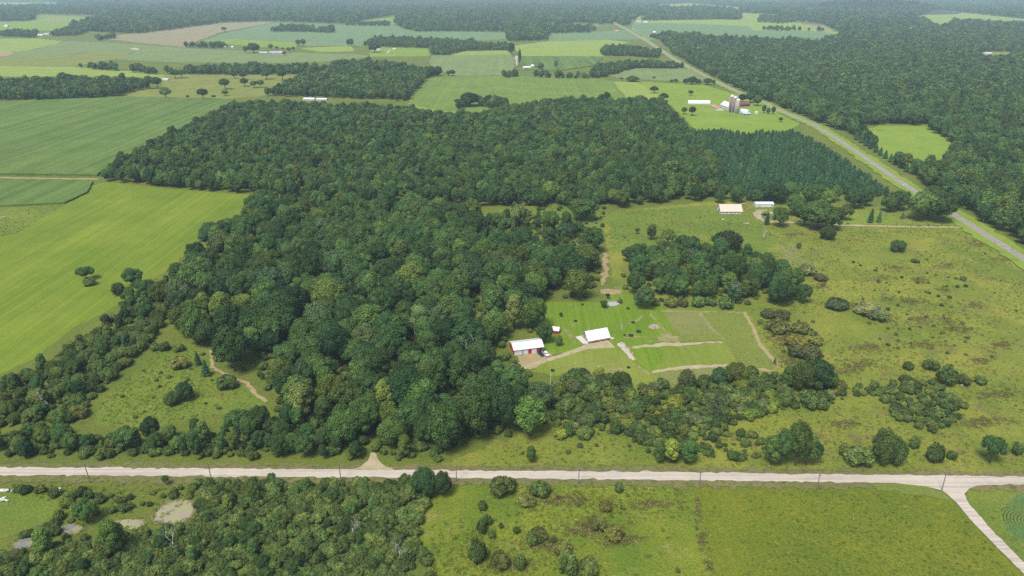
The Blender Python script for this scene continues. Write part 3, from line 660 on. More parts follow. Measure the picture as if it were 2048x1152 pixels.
# woods near the camera: (outline, spacing, scale range, kinds, place in words, openness)
NEAR = [
    ([(522, 414), (560, 416), (640, 424), (740, 424), (820, 432), (900, 436), (945, 446), (985, 505), (1110, 522), (1200, 540), (1206, 565), (1206, 596), (1085, 602), (1060, 612), (1085, 640), (1092, 662), (1030, 672), (1012, 690), (1018, 705), (1000, 715), (800, 720), (640, 730), (520, 740), (428, 700), (395, 690), (350, 650), (372, 600), (432, 510), (478, 460)], 12.0, (1.1, 1.7), 'in the big wood above the red garage', 0.93),
    ([(428, 742), (520, 738), (640, 728), (800, 718), (1000, 713), (1022, 716), (1050, 745), (1085, 765), (1095, 800), (1095, 850), (1000, 878), (880, 900), (870, 915), (755, 905), (735, 905), (600, 850), (545, 820), (520, 780)], 11.0, (1.0, 1.55), 'between the red garage and gravel road', 0.93),
    ([(-250, 868), (180, 876), (300, 882), (450, 862), (540, 835), (600, 852), (730, 905), (730, 918), (-250, 916)], 7.2, (0.5, 0.85), 'in the roadside belt left of the drive', 0.95),
    ([(765, 905), (870, 912), (880, 922), (770, 922)], 8.0, (0.75, 1.0), 'where the dirt drive meets the road', 0.95),
    ([(1240, 572), (1275, 596), (1310, 604), (1480, 610), (1560, 614), (1615, 608), (1618, 590), (1560, 545), (1510, 530), (1430, 512), (1330, 512), (1240, 520)], 10.0, (0.8, 1.25), 'in the grove behind the pond', 0.85),
    ([(-20, 772), (70, 742), (165, 678), (236, 630), (246, 596), (290, 566), (346, 566), (352, 612), (322, 645), (310, 680), (235, 752), (180, 806), (150, 850), (-250, 862), (-250, 850)], 6.6, (0.4, 0.72), 'in the scrubby belt by the hay meadow', 0.9),
    ([(945, 432), (1050, 428), (1170, 455), (1196, 500), (1200, 540), (1110, 522), (985, 505)], 11.5, (0.45, 0.85), 'in the half open wood below the back wood', 0.55),
    ([(420, 985), (520, 968), (700, 968), (860, 962), (895, 976), (860, 1000), (830, 1060), (865, 1152), (880, 1290), (-200, 1290), (-200, 1140), (90, 1105), (180, 1085), (300, 1070), (390, 1050)], 6.4, (0.26, 0.5), 'in the thicket south of the gravel road', 0.72),
]
near = []
for zi, (pts, s, (a0, a1), place, keep) in enumerate(NEAR):
    P = grid_pts(poly(pts), s, keep=keep); P = P[visible(P, 60)]
    near.append(np.column_stack([P, RNG.uniform(a0, a1, len(P)), np.full(len(P), zi)]))
near = np.vstack(near)
for way, d in (([(424, 700), (425, 735), (455, 752), (495, 768), (518, 795), (534, 804)], 4.5), ([(1210, 505), (1211, 540), (1206, 570)], 7)):
    near = near[~near_way(near[:, :2], way, d)]
POOLS = [[(303, 1043), (318, 1018), (345, 1003), (372, 1000), (388, 1012), (384, 1032), (360, 1048), (335, 1046)],
         [(222, 1058), (226, 1042), (250, 1040), (284, 1040), (290, 1052), (268, 1060), (245, 1056)],
         [(117, 1056), (120, 1050), (150, 1050), (172, 1056), (150, 1070), (130, 1064)],
         [(26, 1090), (30, 1084), (60, 1074), (76, 1078), (58, 1096), (38, 1102)]]
for p in POOLS:
    c = poly(p); m = c.mean(0)
    near = near[~inside(near[:, :2], m + (c - m) * 1.35 + np.array((0, -1.5)))]
near = near[~near_way(near[:, :2], [(26, 1095), (100, 1060), (230, 1052), (300, 1046), (350, 1025)], 4.0)]
GUARD = [(1018, 676, 1112, 728), (1100, 650, 1120, 668), (1092, 630, 1150, 690), (1060, 730, 1240, 745), (424, 700, 440, 745), (440, 745, 535, 800), (205, 760, 420, 835), (1200, 505, 1216, 575), (300, 1000, 392, 1040), (225, 1042, 285, 1055), (120, 1052, 165, 1066), (30, 1078, 70, 1094), (0, 990, 110, 1050), (741, 912, 752, 940)]
def unguarded(P, h0=15.0, r0=5.2):
    bx, by = PX(P[:, 0], P[:, 1]); k = FPX / (P[:, 1] * cp + CAM_H * sp); tx, ty = PX(P[:, 0], P[:, 1], P[:, 2] * h0 * 0.95); r = P[:, 2] * r0 * k
    keep = np.ones(len(P), bool)
    for (x0, y0, x1, y1) in GUARD:
        keep &= ~((by > y0) & (ty < y1) & (bx + r > x0) & (bx - r < x1))
    return keep
near = near[unguarded(near)]
# the trees that show largest become single trees, the rest joins the mass of the woods
d_near = np.hypot(near[:, 1], CAM_H); show = near[:, 2] / d_near
order = np.argsort(-show); near = near[order]

TINT = {'dark green': (0.74, 0.77, 0.82, 1), 'mid green': (1.12, 1.08, 0.98, 1), 'yellow-green': (1.45, 1.35, 1.0, 1), 'grey-green': (1.25, 1.1, 1.5, 1)}
def tree(name, loc, sc, label, group, tint=(1, 1, 1, 1), me=None, tr=None, cat='tree', rz=None):
    t = empty(name, loc, RNG.uniform(0, 6.28) if rz is None else rz, sc)
    tag(t, label, cat, group)
    a_ = link('trunk', tr or random.choice(OAK_T), M['bark'], t)
    b_ = link('crown', me or random.choice(OAK), M['leaf'], t); b_.color = tint
    return t
N_SINGLE = 225
for i in range(N_SINGLE):
    x, y, s, zi = near[i]
    tn = random.choices(list(TINT), (42, 40, 5, 13))[0]
    tall = random.random() < (0.45 if zi in (2, 5, 7) else 0.18)
    w = 'tall narrow' if tall else 'round crowned'
    sz = (s * random.uniform(0.92, 1.1), s * random.uniform(0.92, 1.1), s * random.uniform(0.8, 1.0))
    qx, qy = PX(x, y); zc = NEAR[int(zi)][3]; big = 'large' if s > 1.35 else 'small' if s < 0.7 else 'middling'
    where = ''
    if zi == 0: where = 'upper left of' if qx < 640 and qy < 560 else 'lower left of' if qx < 640 else 'upper middle of' if qx < 860 and qy < 560 else 'lower middle of' if qx < 860 else 'upper right of' if qy < 580 else 'lower right of'
    elif zi == 1: where = 'left part of' if qx < 680 else 'middle of' if qx < 860 else 'right part of'
    elif zi in (2, 5, 7): where = 'left end of' if qx < 250 else 'middle of' if qx < 480 else 'right end of'
    elif zi == 4: where = 'left half of' if qx < 1420 else 'right half of'
    zc = {0: 'in the %s the big wood', 1: 'in the %s the wood below the red garage', 2: 'at the %s the roadside belt', 3: 'where the dirt drive meets the road%s', 4: 'in the %s the grove behind the pond', 5: 'at the %s the scrubby belt by the hay meadow', 6: 'in the half open wood below the back wood%s', 7: 'at the %s the thicket south of the road'}[int(zi)] % where
    tree('broadleaf_tree', (x, y, 0), sz, '%s %s %s tree %s' % (big, 'narrow' if tall else 'round', tn, zc), 'broadleaf trees ' + NEAR[int(zi)][3], TINT[tn], random.choice(TALL) if tall else random.choice(WILLOW) if zi in (5, 7) else None)
rest = near[N_SINGLE:]
PT = np.vstack([np.column_stack([rest[:, :2], np.zeros(len(rest))]), np.column_stack([W1[:, :2], np.zeros(len(W1))])])
nr = len(rest)
kind = np.concatenate([np.where(((rest[:, 3] == 5) | (rest[:, 3] == 7)) & (RNG.uniform(size=nr) < .6), RNG.integers(22, 25, nr), RNG.integers(0, 10, nr)), np.zeros(len(W1), int)])
dW = W1[:, 1]
kind[nr:] = np.where(dW < 1300, np.where((dW < 820) & (RNG.uniform(size=len(W1)) < .6), RNG.integers(0, 10, len(W1)), RNG.integers(10, 17, len(W1))), RNG.integers(17, 22, len(W1)))
scl = np.concatenate([rest[:, 2], np.clip(RNG.normal(1.02, 0.2, len(W1)), 0.6, 1.6) * np.clip(W1[:, 2] / 10.0, 0.95, 1.2)])
scatter('woodland', PT[:nr], scl[:nr], kind[:nr], OAK + TALL + MIDOAK + FAROAK + WILLOW, 'mixed broadleaf trees of the near woods and thickets', tint=(1.05, 1.03, 1.0, 1))
scatter('back_woodland', PT[nr:], scl[nr:], kind[nr:], OAK + TALL + MIDOAK + FAROAK + WILLOW, 'even broadleaf wood behind and belts of trees among the fields', tint=(1.06, 1.02, 0.8, 1))
fz = hill_h(far_P[:, 0], far_P[:, 1])
fd = far_P[:, 1]
fk = np.where(fd < 1250, RNG.integers(0, 7, len(fd)), RNG.integers(7, 12, len(fd)))
fs = np.clip(RNG.normal(1.15, 0.2, len(fd)), 0.7, 1.6) * np.clip(far_P[:, 2] / 10.2, 1, 2.3) ** 0.75
scatter('far_woodland', np.column_stack([far_P[:, :2], fz]), fs, fk, MIDOAK + FAROAK, 'wide broadleaf forest fading into blue haze beyond the fields', tint=(1.08, 1.0, 0.86, 1))

# pine plantation
PV = poly([(1398, 300), (1452, 386), (1520, 384), (1600, 384), (1700, 392), (1790, 394), (1832, 402), (1800, 384, T, 8), (1740, 346, T, 8), (1640, 281, T, 8), (1590, 256, T, 8), (1500, 261, T, 8), (1440, 254, T, 8), (1396, 257, T, 8)])
pp = grid_pts(PV, 4.4, 5.6, jit=0.2, keep=0.95); pp = pp[~near_way(pp, NS, 13)]
pp = pp[np.argsort(pp[:, 1] * 1.0)]
ps = np.clip(RNG.normal(0.98, 0.17, len(pp)), 0.5, 1.4)
NP_ = 270
for i in range(NP_):
    o = link('pine_tree', random.choice(PINE), M['needle']); o.location = (pp[i, 0], pp[i, 1], 0); o.scale = (ps[i],) * 3; o.rotation_euler = (0, 0, random.uniform(0, 6.28))
    tag(o, 'young dark green pine in the plantation ' + ('behind the tan roofed building' if PX(*pp[i])[0] < 1500 else 'behind the long white shed' if PX(*pp[i])[0] < 1570 else 'behind the big trees of the house drive' if PX(*pp[i])[0] < 1680 else 'at its tip near the paved road'), 'pine tree', 'pines in the front rows of the plantation')
scatter('pine_plantation', np.column_stack([pp[NP_:], np.zeros(len(pp) - NP_)]), ps[NP_:], RNG.integers(0, 4, len(pp) - NP_), PINE, 'close rows of young dark pines between the wood and the paved road')

# ------------------------------------------------------------------ trees that stand apart, one by one
ORD = ['leftmost', 'second from the left', 'third from the left', 'fourth from the left', 'fifth from the left', 'sixth from the left', 'seventh from the left', 'eighth from the left', 'ninth from the left', 'tenth from the left', 'eleventh from the left', 'twelfth from the left', 'thirteenth from the left', 'fourteenth from the left', 'fifteenth from the left', 'sixteenth from the left', 'seventeenth from the left', 'eighteenth from the left', 'nineteenth from the left', 'twentieth from the left']
KINDS = {'oak': (OAK, 11.2, 15.0), 'sav': (SAV, 10.2, 10.6), 'tall': (TALL, 7.2, 15.5), 'willow': (WILLOW, 12.0, 9.5), 'spruce': (SPRUCE, 5.4, 11.0)}
def single(px, py, w, h, kind, label, group=None, tint='mid green', name=None, zoff=0):
    pr, w0, h0 = KINDS[kind]; x, y = G(px, py); k = ppm(px, py)
    sx = w / k / w0; sz = (h / (k * math.cos(dep(py))) / h0) if h else sx * 0.95
    cat = 'spruce tree' if kind == 'spruce' else 'tree'
    return tree(name or ('spruce_tree' if kind == 'spruce' else 'willow_tree' if kind == 'willow' else 'broadleaf_tree'), (x, y, zoff), (sx, sx, sz), label, group, TINT[tint], random.choice(pr), cat=cat)
def row_of(items, phrase, group):
    items = sorted(items, key=lambda q: q[0])
    for i, q in enumerate(items):
        nm = ORD[i].replace(' the left', ' left') if i < len(ORD) else 'rightmost'
        if len(items) == 2: nm = ('left', 'right')[i] + ' one'
        single(*q[:5], label='%s of the %s' % (nm, phrase), group=group, tint=q[5] if len(q) > 5 else 'mid green')
row_of([(407, 199, 22, 21, 'sav', 'dark green'), (451, 179, 22, 21, 'sav'), (469, 157, 13, 12, 'sav'), (490, 173, 17, 16, 'sav', 'dark green'), (487, 160, 16, 16, 'sav'), (509, 176, 16, 14, 'sav'), (522, 175, 14, 15, 'sav', 'yellow-green'), (534, 159, 21, 18, 'sav', 'dark green'), (565, 161, 19, 22, 'sav', 'grey-green'), (428, 197, 10, 7, 'sav'), (376, 198, 7, 8, 'sav'), (451, 192, 13, 11, 'sav'), (333, 198, 23, 21, 'sav', 'yellow-green'), (351, 157, 19, 18, 'sav'), (364, 156, 16, 16, 'sav')],
       'trees scattered over the yellow pasture', 'trees scattered over the yellow pasture')
row_of([(300, 178, 20, 25, 'sav', 'dark green'), (316, 177, 20, 22, 'sav', 'dark green')], 'two trees at the right tip of the far left wood', 'trees at the tip of the left wood')
row_of([(508, 106, 26, 20, 'oak', 'dark green'), (491, 106, 9, 14, 'tall'), (542, 101, 11, 12, 'sav'), (554, 100, 8, 7, 'sav'), (566, 101, 7, 6, 'sav'), (569, 111, 8, 8, 'sav', 'dark green'), (578, 105, 9, 10, 'sav', 'dark green'), (587, 102, 8, 8, 'sav', 'dark green')],
       'trees around the far grey roofed farmhouse', 'trees around the far farmhouse')
single(449, 64, 11, 10, 'sav', 'lone round tree between the tan grain field and the blue-green field')
row_of([(597, 94, 11, 14, 'sav'), (607, 94, 12, 15, 'sav')], 'pair of trees below the pale track through the soybeans', 'pair of trees by the soybean track')
row_of([(697, 92, 8, 13, 'tall'), (703, 92, 10, 14, 'tall')], 'pair of trees at the right end of the soybean field', 'pair of trees at the end of the soybean field')
single(749, 105, 25, 19, 'oak', 'large dark tree left of the far white roofed sheds', tint='dark green')
single(1023, 109, 15, 23, 'oak', 'tall dark tree at the corner of the bright field near the driveway', tint='dark green')
single(1039, 133, 7, 33, 'tall', 'slim poplar beside the straight pale driveway far off', name='poplar_tree')
single(1112, 136, 8, 14, 'oak', 'small lone tree in the far corn field right of the poplar')
single(1081, 141, 14, 16, 'oak', 'bushy green tree right of the white roof below the poplar')
row_of([(897, 153, 10, 11, 'sav'), (905, 153, 12, 13, 'sav', 'dark green')], 'pair of trees past the right end of the round wood', 'trees past the right end of the round wood')
row_of([(876, 153, 20, 20, 'oak', 'dark green'), (862, 153, 18, 20, 'oak', 'dark green')], 'two dark trees closing the right end of the round wood', 'trees closing the round wood')
row_of([(793, 202, 12, 11, 'sav'), (808, 201, 13, 12, 'sav'), (817, 199, 9, 12, 'tall', 'dark green')], 'small trees at the lower left corner of the soybean field', 'trees at the corner of the soybean field')
row_of([(940, 213, 40, 26, 'oak', 'dark green'), (978, 213, 26, 22, 'oak', 'dark green'), (1000, 214, 30, 22, 'oak', 'dark green'), (915, 211, 14, 13, 'sav', 'grey-green')], 'dark trees on the near edge of the soybean field', 'dark trees at the near edge of the soybean field')
single(1265, 163, 26, 11, 'willow', 'wide dark bush in the hedgerow below the far corn field', name='hedge_bush')
row_of([(1343, 166, 8, 7, 'sav'), (1351, 167, 10, 9, 'sav'), (1308, 158, 7, 5, 'sav'), (1243, 160, 8, 5, 'sav')], 'small bushy trees along the hedgerow of the far corn field', 'hedgerow trees')
single(1308, 187, 17, 14, 'sav', 'open crowned tree in the pasture farther from the dairy barns')
single(1327, 203, 19, 16, 'sav', 'spreading tree in the pasture at the corner of the wood')
row_of([(1371, 169, 12, 12, 'oak', 'dark green'), (1384, 169, 20, 15, 'oak', 'dark green'), (1396, 169, 14, 11, 'oak', 'dark green')], 'dark clump beside the road above the farm', 'clump of trees beside the road above the farm')
row_of([(1415, 169, 17, 12, 'oak'), (1427, 169, 8, 10, 'tall')], 'pair of trees next to the road above the farm', 'pair of trees next to the road')
single(1381, 191, 11, 10, 'sav', 'small tree behind the long white arched barn', tint='dark green')
row_of([(1368, 229, 13, 14, 'sav'), (1384, 232, 15, 19, 'sav', 'dark green')], 'pair of trees in front of the long white arched barn', 'trees in front of the white barn')
row_of([(1527, 227, 9, 17, 'tall', 'dark green'), (1536, 229, 8, 13, 'tall'), (1546, 229, 9, 16, 'tall', 'dark green')], 'three trees between the farm and the paved road', 'trees between the farm and the road')
single(1561, 244, 9, 9, 'sav', 'small round dark tree in the pasture right of the farm', tint='dark green')
row_of([(1484, 204, 16, 16, 'oak', 'dark green'), (1500, 206, 24, 24, 'oak', 'dark green'), (1514, 212, 20, 22, 'oak', 'dark green')], 'dark trees behind the red roofed farmhouse', 'trees behind the red roofed farmhouse')
# by the tan roofed house
row_of([(1438, 406, 22, 26, 'oak'), (1473, 406, 30, 36, 'oak', 'dark green'), (1513, 404, 26, 24, 'oak'), (1531, 402, 18, 18, 'oak', 'dark green')], 'trees behind the tan roofed building', 'trees behind the tan roofed building')
row_of([(1554, 407, 34, 38, 'oak', 'dark green'), (1577, 404, 38, 40, 'oak'), (1627, 410, 42, 42, 'oak', 'yellow-green'), (1654, 418, 34, 38, 'oak', 'yellow-green')], 'big trees behind the house drive', 'big trees behind the house drive')
single(1588, 430, 38, 38, 'oak', 'broad tree just right of the drive loop')
single(1558, 454, 33, 42, 'oak', 'tall leafy tree standing in front of the white vehicle')
single(1533, 450, 13, 26, 'spruce', 'dark narrow spruce beside the drive loop')
row_of([(1608, 452, 46, 46, 'oak'), (1633, 458, 66, 54, 'oak'), (1662, 460, 42, 46, 'oak', 'dark green')], 'cluster of large spreading trees over the long drive', 'spreading trees over the long drive')
single(1653, 478, 32, 24, 'willow', 'rounded bush below the spreading trees of the long drive')
single(1689, 441, 28, 30, 'sav', 'thin open tree right of the spreading trees', tint='grey-green')
row_of([(1706, 417, 42, 40, 'oak', 'dark green'), (1730, 412, 30, 32, 'oak')], 'dark trees at the corner of the pine plantation', 'trees at the plantation corner')
row_of([(1776, 424, 34, 34, 'oak'), (1796, 420, 40, 38, 'oak')], 'trees left of the huge round tree by the road', 'trees left of the huge round tree')
row_of([(1838, 442, 56, 62, 'oak'), (1872, 443, 62, 60, 'oak', 'dark green'), (1855, 432, 60, 62, 'oak', 'yellow-green')], 'huge round trees where the long drive meets the road', 'huge round trees by the road')
row_of([(1740, 446, 14, 30, 'spruce'), (1757, 445, 12, 24, 'spruce')], 'pair of dark spruces on the lawn by the long drive', 'spruces on the lawn')
single(1804, 438, 10, 14, 'spruce', 'small blue-green spruce alone on the lawn near the road', tint='grey-green')
single(1452, 501, 62, 38, 'willow', 'wide many-stemmed willow bush in the meadow below the tan roof', tint='dark green')
single(1793, 503, 32, 22, 'willow', 'dark low bush alone in the big right meadow', tint='dark green')
row_of([(1302, 480, 20, 32, 'tall', 'dark green'), (1274, 468, 10, 12, 'sav', 'dark green')], 'narrow dark trees in the upper meadow left of the willow', 'narrow trees in the upper meadow')
row_of([(1335, 492, 30, 32, 'sav'), (1320, 498, 26, 26, 'sav'), (1350, 510, 30, 30, 'sav', 'dark green'), (1372, 515, 38, 38, 'oak', 'dark green')], 'trees on the upper edge of the grove', 'trees on the upper edge of the grove')
row_of([(1185, 505, 44, 52, 'oak', 'dark green'), (1100, 468, 36, 46, 'sav', 'yellow-green'), (1036, 455, 32, 46, 'sav', 'grey-green'), (1096, 498, 26, 44, 'tall'), (1012, 460, 24, 24, 'sav'), (952, 450, 18, 20, 'sav'), (1164, 440, 66, 46, 'oak'), (1244, 415, 30, 38, 'oak', 'dark green'), (1130, 478, 36, 30, 'sav', 'grey-green')],
       'trees dotted over the clearing below the back wood', 'trees dotted over the clearing')
row_of([(1288, 618, 36, 46, 'oak', 'grey-green'), (1276, 612, 22, 26, 'sav')], 'trees at the grove corner right of the pond', 'trees right of the pond')
single(1207, 616, 16, 15, 'sav', 'small round tree left of the pond', tint='dark green')
single(1215, 598, 9, 11, 'sav', 'tiny young tree above the pond', tint='dark green')
single(1122, 634, 8, 9, 'sav', 'sparse sapling in the lawn above the red shed', tint='grey-green')
single(1089, 686, 34, 44, 'oak', 'round dark tree between the long red garage and red shed', tint='dark green')
single(1117, 692, 16, 22, 'oak', 'small tree in front of the red shed', tint='mid green')
single(1549, 694 + 34, 8, 13, 'spruce', 'tiny conifer at the end of the mown path')
single(174, 560, 34, 26, 'sav', 'lone umbrella shaped tree in the bright hay meadow', tint='yellow-green')
row_of([(430, 500, 52, 56, 'oak', 'dark green'), (397, 535, 46, 50, 'oak', 'dark green'), (365, 574, 48, 50, 'oak', 'dark green'), (493, 470, 28, 34, 'tall', 'grey-green')], 'dark trees lining the right side of the hay meadow', 'trees lining the hay meadow')
row_of([(268, 572, 42, 38, 'oak'), (296, 590, 30, 30, 'oak', 'dark green'), (262, 600, 16, 16, 'sav'), (238, 590, 26, 24, 'willow', 'dark green'), (322, 612, 42, 46, 'oak')], 'clump standing out into the hay meadow', 'clump standing out into the hay meadow')
row_of([(372, 800, 34, 34, 'oak', 'dark green'), (347, 808, 34, 22, 'willow', 'dark green')], 'clump alone in the middle of the left clearing', 'clump in the left clearing')
row_of([(397, 730, 16, 26, 'spruce'), (413, 752, 20, 32, 'spruce')], 'dark cedars beside the curved dirt path', 'cedars beside the dirt path')
row_of([(395, 690, 50, 72, 'oak'), (370, 672, 56, 64, 'oak'), (470, 742, 66, 84, 'oak')], 'tall trees above the curved dirt path', 'tall trees above the curved dirt path')
single(1060, 872, 66, 74, 'oak', 'large bright green tree at the right end of the roadside wood', tint='yellow-green')
row_of([(1005, 862, 64, 90, 'oak', 'dark green'), (950, 876, 70, 96, 'oak'), (893, 900, 72, 88, 'oak')], 'tall trees along the right edge of the roadside wood', 'tall trees at the right edge of the roadside wood')
row_of([(1542, 929, 40, 54, 'tall'), (1562, 930, 44, 70, 'oak', 'dark green'), (1590, 931, 48, 82, 'oak', 'dark green'), (1612, 930, 36, 58, 'tall'), (1626, 930, 30, 42, 'sav', 'dark green')], 'willows massed beside the gravel road', 'willows massed beside the gravel road')
row_of([(1762, 927, 50, 62, 'willow', 'dark green'), (1788, 928, 42, 48, 'willow', 'dark green')], 'pair of dark willows near the gravel road past the mass', 'pair of dark willows near the road')
single(1979, 925, 46, 48, 'sav', 'birch with white stems near the gravel road', tint='dark green', name='birch_tree')
row_of([(1340, 926, 34, 46, 'tall', 'yellow-green'), (1374, 926, 40, 42, 'tall', 'yellow-green'), (1318, 926, 24, 36, 'tall')], 'light green saplings beside the gravel road', 'saplings beside the gravel road')
single(1062, 925, 20, 30, 'tall', 'slender yellow-green sapling in the rough grass by the road', tint='yellow-green')
row_of([(1600, 790, 52, 66, 'oak', 'dark green'), (1630, 786, 58, 66, 'oak', 'dark green'), (1655, 786, 32, 40, 'sav', 'yellow-green'), (1575, 780, 34, 44, 'tall')], 'trees in the clump below the mown path corner', 'trees in the clump below the mown path')
row_of([(1372, 778, 36, 36, 'willow', 'grey-green'), (1470, 765, 50, 38, 'willow'), (1436, 775, 30, 40, 'tall', 'grey-green'), (1240, 774, 44, 28, 'willow')], 'low trees edging the lawns from below', 'low trees edging the lawns')
single(1672, 612, 10, 18, 'tall', 'single small tree in the meadow right of the grove')
row_of([(235, 1110, 46, 62, 'tall', 'yellow-green'), (175, 1045, 44, 44, 'oak'), (95, 1110, 34, 50, 'tall')], 'trees standing among the marshy pools', 'trees among the marshy pools')
row_of([(544, 966, 18, 18, 'sav', 'yellow-green'), (333, 970, 14, 18, 'sav', 'dark green'), (850, 992, 50, 48, 'oak', 'dark green'), (885, 990, 40, 42, 'oak', 'dark green')], 'small trees near the south side of the gravel road', 'trees on the south side of the gravel road')
rowp = [(1712, 276), (1722, 282), (1731, 288), (1741, 294), (1751, 301), (1760, 307), (1770, 313), (1780, 320), (1790, 326), (1800, 332), (1812, 340)]
for (px, py) in rowp:
    single(px, py + 4, 12, 17, 'spruce', 'dark spruce in the row along the road beside the bright glade', 'spruces in the row along the road')
for (px, py, hm, lab) in ((942, 730, 15, 'bare grey dead tree in the wood left of the red garage'), (780, 700, 12, 'grey dead tree with bare branches deep in the big wood'), (100, 822, 10, 'pale dead tree in the scrubby belt left of the clearing'), (350, 1105, 8, 'dead leaning tree beside the marshy pools'), (800, 1120, 9, 'pinkish bare tree in the thicket at the bottom edge'), (706, 1075, 8, 'bare grey tree in the thicket above the pinkish one'), (1385, 545, 13, 'bare grey tree at the upper edge of the grove'), (1467, 607, 13, 'thin dead tree at the front edge of the grove'), (1527, 480, 9, 'small leafless grey tree in the meadow below the drive')):
    x, y = G(px, py); t = empty('dead_tree', (x, y, 0), random.uniform(0, 6), hm * 1.45 / 12); tag(t, lab, 'tree', 'bare dead trees')
    link('trunk', random.choice(DEAD), M['deadwood'], t)

# ------------------------------------------------------------------ shrubs
BROWN = (1.35, 0.98, 0.95, 1); GREY = (1.15, 1.0, 1.5, 1)
def shrub(px, py, w, h, label, tint=(1, 1, 1, 1), group=None):
    x, y = G(px, py); k = ppm(px, py); sx = w / k / 4.6
    sz = h / (k * math.cos(dep(py))) / 3.0
    o = link('shrub', random.choice(SHRUB), M['shrubleaf']); o.location = (x, y, 0); o.scale = (sx, sx, sz); o.rotation_euler = (0, 0, random.uniform(0, 6)); o.color = tint
    return tag(o, label, 'shrub', group)
def shrub_row(items, phrase, tint=(1, 1, 1, 1)):
    for i, q in enumerate(sorted(items)):
        shrub(*q[:4], '%s of the %s' % (ORD[i] if i < len(ORD) else 'rightmost', phrase), q[4] if len(q) > 4 else tint, phrase)
shrub_row([(965, 1019, 19, 17), (974, 1050, 21, 18), (963, 1066, 22, 22), (955, 1120, 40, 34), (950, 1090, 17, 16), (1041, 1136, 27, 24), (1063, 1091, 26, 22), (984, 1074, 16, 12), (1033, 1066, 16, 12), (1002, 1056, 10, 10), (1108, 1086, 12, 10)], 'green shrubs scattered in the bottom middle meadow')
shrub_row([(1135, 1148, 42, 36), (1175, 1152, 46, 24)], 'large shrubs cut by the bottom edge')
shrub_row([(1080, 990, 46, 22), (1003, 985, 56, 24), (1237, 984, 20, 15), (1020, 975, 30, 16)], 'shrubs just south of the gravel road')
shrub_row([(1052, 1006, 42, 14), (1193, 1058, 38, 18), (1210, 1020, 30, 14), (1227, 1076, 44, 18), (1000, 1132, 44, 18), (1124, 1106, 44, 18), (1075, 1075, 44, 12)], 'low brown shrubs in the bottom middle meadow', BROWN)
shrub_row([(1867, 922, 34, 34), (1827, 897, 20, 26), (1902, 918, 20, 16), (2033, 910, 24, 22), (1685, 912, 20, 22), (1715, 926, 60, 26)], 'shrubs north of the road right of the willows')
shrub_row([(1815, 738, 22, 14), (1812, 768, 18, 16), (1860, 738, 34, 16), (1890, 768, 44, 30), (1925, 768, 30, 14), (1960, 768, 26, 14)], 'shrubs in the right meadow above the thick patch')
shrub_row([(1597, 497, 11, 10), (1674, 616, 50, 18), (1735, 628, 60, 20), (1754, 640, 36, 16), (1640, 560, 30, 12), (1612, 548, 40, 20), (1925, 560, 14, 8), (1830, 525, 18, 6)], 'low shrubs in the big right meadow', GREY)
shrub_row([(1556, 662, 50, 22), (1588, 690, 46, 20), (1600, 664, 40, 20), (1632, 688, 30, 14)], 'brownish shrubs right of the dirt path', BROWN)
shrub_row([(1592, 714, 40, 22), (1620, 720, 38, 24), (1562, 638, 36, 18), (1535, 634, 30, 16)], 'grey-green shrubs right of the dirt path', GREY)
shrub_row([(360, 735, 40, 18, BROWN), (455, 775, 44, 20), (330, 700, 26, 14), (358, 702, 24, 14), (180, 570, 26, 14), (440, 720, 26, 14), (160, 832, 40, 20, BROWN), (310, 700, 20, 14)], 'shrubs around the left clearing')
shrub_row([(1240, 606, 12, 8), (1340, 612, 30, 14, BROWN), (1395, 612, 30, 16), (1450, 616, 34, 20), (1420, 610, 26, 16), (1310, 610, 20, 14), (1365, 612, 24, 16, BROWN)], 'low shrubs along the front of the grove')
SHZ = [
    ([(1096, 770), (1130, 755), (1200, 752), (1290, 778), (1350, 775), (1480, 745), (1590, 752), (1690, 775), (1690, 800), (1640, 815), (1560, 820), (1450, 860), (1380, 880), (1300, 900), (1240, 870), (1110, 880), (1098, 830)], 4.8, (0.7, 1.9), 'in the dense scrub below the lawns', 0.86),
    ([(1380, 880), (1450, 860), (1520, 870), (1540, 920), (1400, 925), (1290, 920), (1270, 890)], 5.5, (0.7, 1.3), 'in the scrub left of the massed willows', 0.6),
    ([(1745, 795), (1800, 760), (1880, 770), (1930, 815), (1915, 850), (1860, 865), (1790, 840)], 4.0, (0.8, 1.2), 'in the thick patch of the right meadow', 0.95),
    ([(1685, 790), (1720, 800), (1780, 790), (1770, 775), (1700, 770)], 4.2, (0.7, 1.1), 'left of the thick patch in the right meadow', 0.9),
    ([(-60, 985), (30, 980), (100, 985), (130, 990), (230, 985), (250, 1000), (400, 965), (520, 966), (400, 998), (280, 1020), (180, 1035), (120, 1075), (0, 1085), (-60, 1080), (60, 1065), (130, 1010), (100, 998), (30, 985)], 3.9, (0.5, 1.15), 'between the gravel road and the marshy pools', 0.92),
    ([(20, 1105), (110, 1075), (180, 1080), (300, 1060), (420, 1000), (470, 990), (400, 1152), (0, 1152)], 4.4, (0.6, 1.25), 'south of the marshy pools', 0.85),
]
sh = []
for zi, (pts, s, (a0, a1), place, keep) in enumerate(SHZ):
    P = grid_pts(poly(pts), s, keep=keep); P = P[visible(P, 40)]
    sh.append(np.column_stack([P, RNG.uniform(a0, a1, len(P)), np.full(len(P), zi)]))
sh = np.vstack(sh)
for p in POOLS:
    c = poly(p); m = c.mean(0); sh = sh[~inside(sh[:, :2], m + (c - m) * 1.3 + np.array((0, -1.0)))]
sh = sh[np.argsort(-sh[:, 2] / np.hypot(sh[:, 1], CAM_H))]
STINT = {'green': (1, 1, 1, 1), 'dark green': (0.72, 0.8, 0.8, 1), 'grey-green': GREY, 'yellow-green': (1.5, 1.35, 0.9, 1), 'brownish': BROWN}
N_SH = 215
